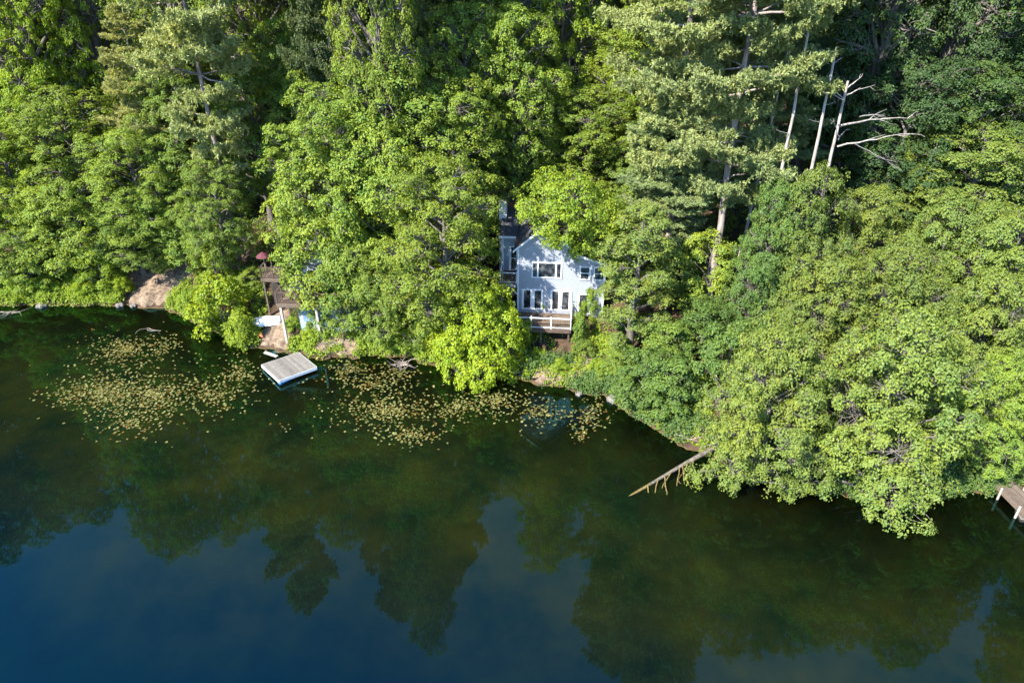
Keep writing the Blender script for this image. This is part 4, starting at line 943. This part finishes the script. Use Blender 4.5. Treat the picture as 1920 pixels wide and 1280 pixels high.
# shoreline stones
sg = []
for (px, py, s_, lb) in ((78, 573, .5, 'pale stone on the left shore'), (225, 572, .45, 'stone at the foot of the bare earth bank'), (1148, 748, .5, 'grey stone at the edge of the dark cove'), (1085, 738, .3, 'small stone on the bank below the deck'), (250, 573, .35, 'small stone right below the bare earth bank')):
    import bmesh
    bm = bmesh.new(); bmesh.ops.create_icosphere(bm, subdivisions=3, radius=s_)
    for v in bm.verts: v.co *= 1 + 0.18 * math.sin(v.co.x * 5 / s_ + px) * math.cos(v.co.y * 4 / s_); v.co.z *= 0.6
    me = bpy.data.meshes.new('rock'); bm.to_mesh(me); bm.free(); me.materials.append(M['stone'])
    p_ = onz(px, py, 0.1); o = link('rock', me); o.location = (p_.x, p_.y, 0.08); tag(o, lb, 'rock')

# ------------------------------------------------------------ lily pads
m_, n, out = new_mat('lily_leaf')
oi = ND(n, 'ShaderNodeObjectInfo'); at = ND(n, 'ShaderNodeAttribute', attribute_name='tint'); ad = ND(n, 'ShaderNodeMath', operation='ADD'); n.links.new(oi.outputs['Random'], ad.inputs[0]); n.links.new(at.outputs['Fac'], ad.inputs[1])
fr = ND(n, 'ShaderNodeMath', operation='FRACT'); n.links.new(ad.outputs[0], fr.inputs[0])
cr = ND(n, 'ShaderNodeValToRGB'); n.links.new(fr.outputs[0], cr.inputs[0])
cr.color_ramp.elements[0].color = (0.055, 0.060, 0.014, 1); cr.color_ramp.elements[1].color = (0.22, 0.20, 0.072, 1); e = cr.color_ramp.elements.new(0.06); e.color = (0.12, 0.06, 0.012, 1); e = cr.color_ramp.elements.new(0.3); e.color = (0.075, 0.085, 0.02, 1)
b = ND(n, 'ShaderNodeBsdfPrincipled', Roughness=0.35); n.links.new(cr.outputs[0], b.inputs['Base Color']); n.links.new(b.outputs[0], out.inputs[0])
ZONES = [  # photo pixel ellipses cx, cy, rx, ry, pads
 (235, 655, 75, 32, 260), (200, 735, 90, 45, 420), (290, 740, 100, 50, 420), (390, 740, 80, 40, 170), (450, 700, 50, 42, 110), (240, 790, 75, 32, 120),
 (130, 745, 65, 22, 50), (310, 650, 40, 25, 60), (530, 800, 12, 10, 6), (660, 690, 60, 30, 90), (700, 720, 85, 30, 130), (720, 770, 100, 38, 330), (770, 815, 60, 22, 110), (750, 700, 45, 25, 50),
 (850, 765, 55, 25, 120), (930, 750, 75, 30, 200), (1010, 775, 60, 25, 110), (1100, 785, 40, 25, 70), (1120, 760, 30, 30, 40), (1090, 815, 14, 18, 34), (640, 700, 30, 25, 30)]
pads = []
for (cx_, cy_, rx_, ry_, n_) in ZONES:
    for q in range(int(n_ * 1.9)):
        r_ = abs(rng.normal(0, 0.62)); t_ = rng.uniform(0, 6.283)
        p_ = onz(cx_ + rx_ * r_ * math.cos(t_), cy_ + ry_ * r_ * math.sin(t_))
        if shore(p_.x) - p_.y < 0.5: continue
        pads.append((p_.x, p_.y))
pads = np.array(pads); keep = []
cell = {}
for i_, (x_, y_) in enumerate(pads):
    kx, ky_ = int(x_ / .3), int(y_ / .3); ok = True
    for a_ in (-1, 0, 1):
        for b_ in (-1, 0, 1):
            for j in cell.get((kx + a_, ky_ + b_), ()):
                if (pads[j][0] - x_) ** 2 + (pads[j][1] - y_) ** 2 < 0.012: ok = False
    if ok: cell.setdefault((kx, ky_), []).append(i_); keep.append(i_)
pads = pads[keep]
def pad_verts(r, rz, tilt, rg, n_=11):
    an_ = np.linspace(0.22, 2 * math.pi - 0.22, n_) + rz
    rr_ = r * (1 + 0.08 * rg.normal(0, 1, n_)); x_ = np.cos(an_) * rr_; y_ = np.sin(an_) * rr_
    z_ = 0.012 + 0.02 * r * rg.random(n_) + tilt * r * 0.5 * (1 + np.cos(an_ - rz * 2))
    return np.concatenate([[[0, 0, 0.012]], np.stack([x_, y_, z_], -1)])
order = np.argsort(pads[:, 1]); near = order[:300]; rest = order[300:]
rp_ = np.random.default_rng(3); pm = []
for k in range(6):
    v_ = pad_verts(0.095, k, 0.25 * (k % 3), rp_); me = bpy.data.meshes.new('lily_pad'); me.from_pydata([tuple(a) for a in v_], [], [(0, i_, i_ + 1) for i_ in range(1, 11)]); me.materials.append(m_)
    a = me.attributes.new('tint', 'FLOAT', 'FACE'); pm.append(me)
for k, i_ in enumerate(near):
    o = bpy.data.objects.new('lily_pad', pm[k % 6]); col.objects.link(o); o.location = (pads[i_][0], pads[i_][1], 0.004); o.rotation_euler = (0, 0, k * 2.4); s_ = rp_.uniform(0.6, 1.15); o.scale = (s_, s_, 1)
    tag(o, 'small yellow green lily pad floating among many others', 'lily pad', 'lily pads floating near the shore')
V = []; F = []; Tn = []; n0 = 0
for i_ in rest:
    v_ = pad_verts(0.095 * rp_.uniform(0.6, 1.15), rp_.uniform(0, 6.28), 0.4 * rp_.random(), rp_) + np.array([pads[i_][0], pads[i_][1], 0.004])
    V.append(v_); F.append(np.array([(n0, n0 + j, n0 + j + 1) for j in range(1, 11)])); Tn.append(np.full(10, rp_.random())); n0 += len(v_)
o = link('lily_pads', np_mesh('lily_pads', np.concatenate(V), np.concatenate(F), m_, np.concatenate(Tn)))
tag(o, 'drifts of yellow green lily pads in the shallows', 'lily pads', kind='stuff')
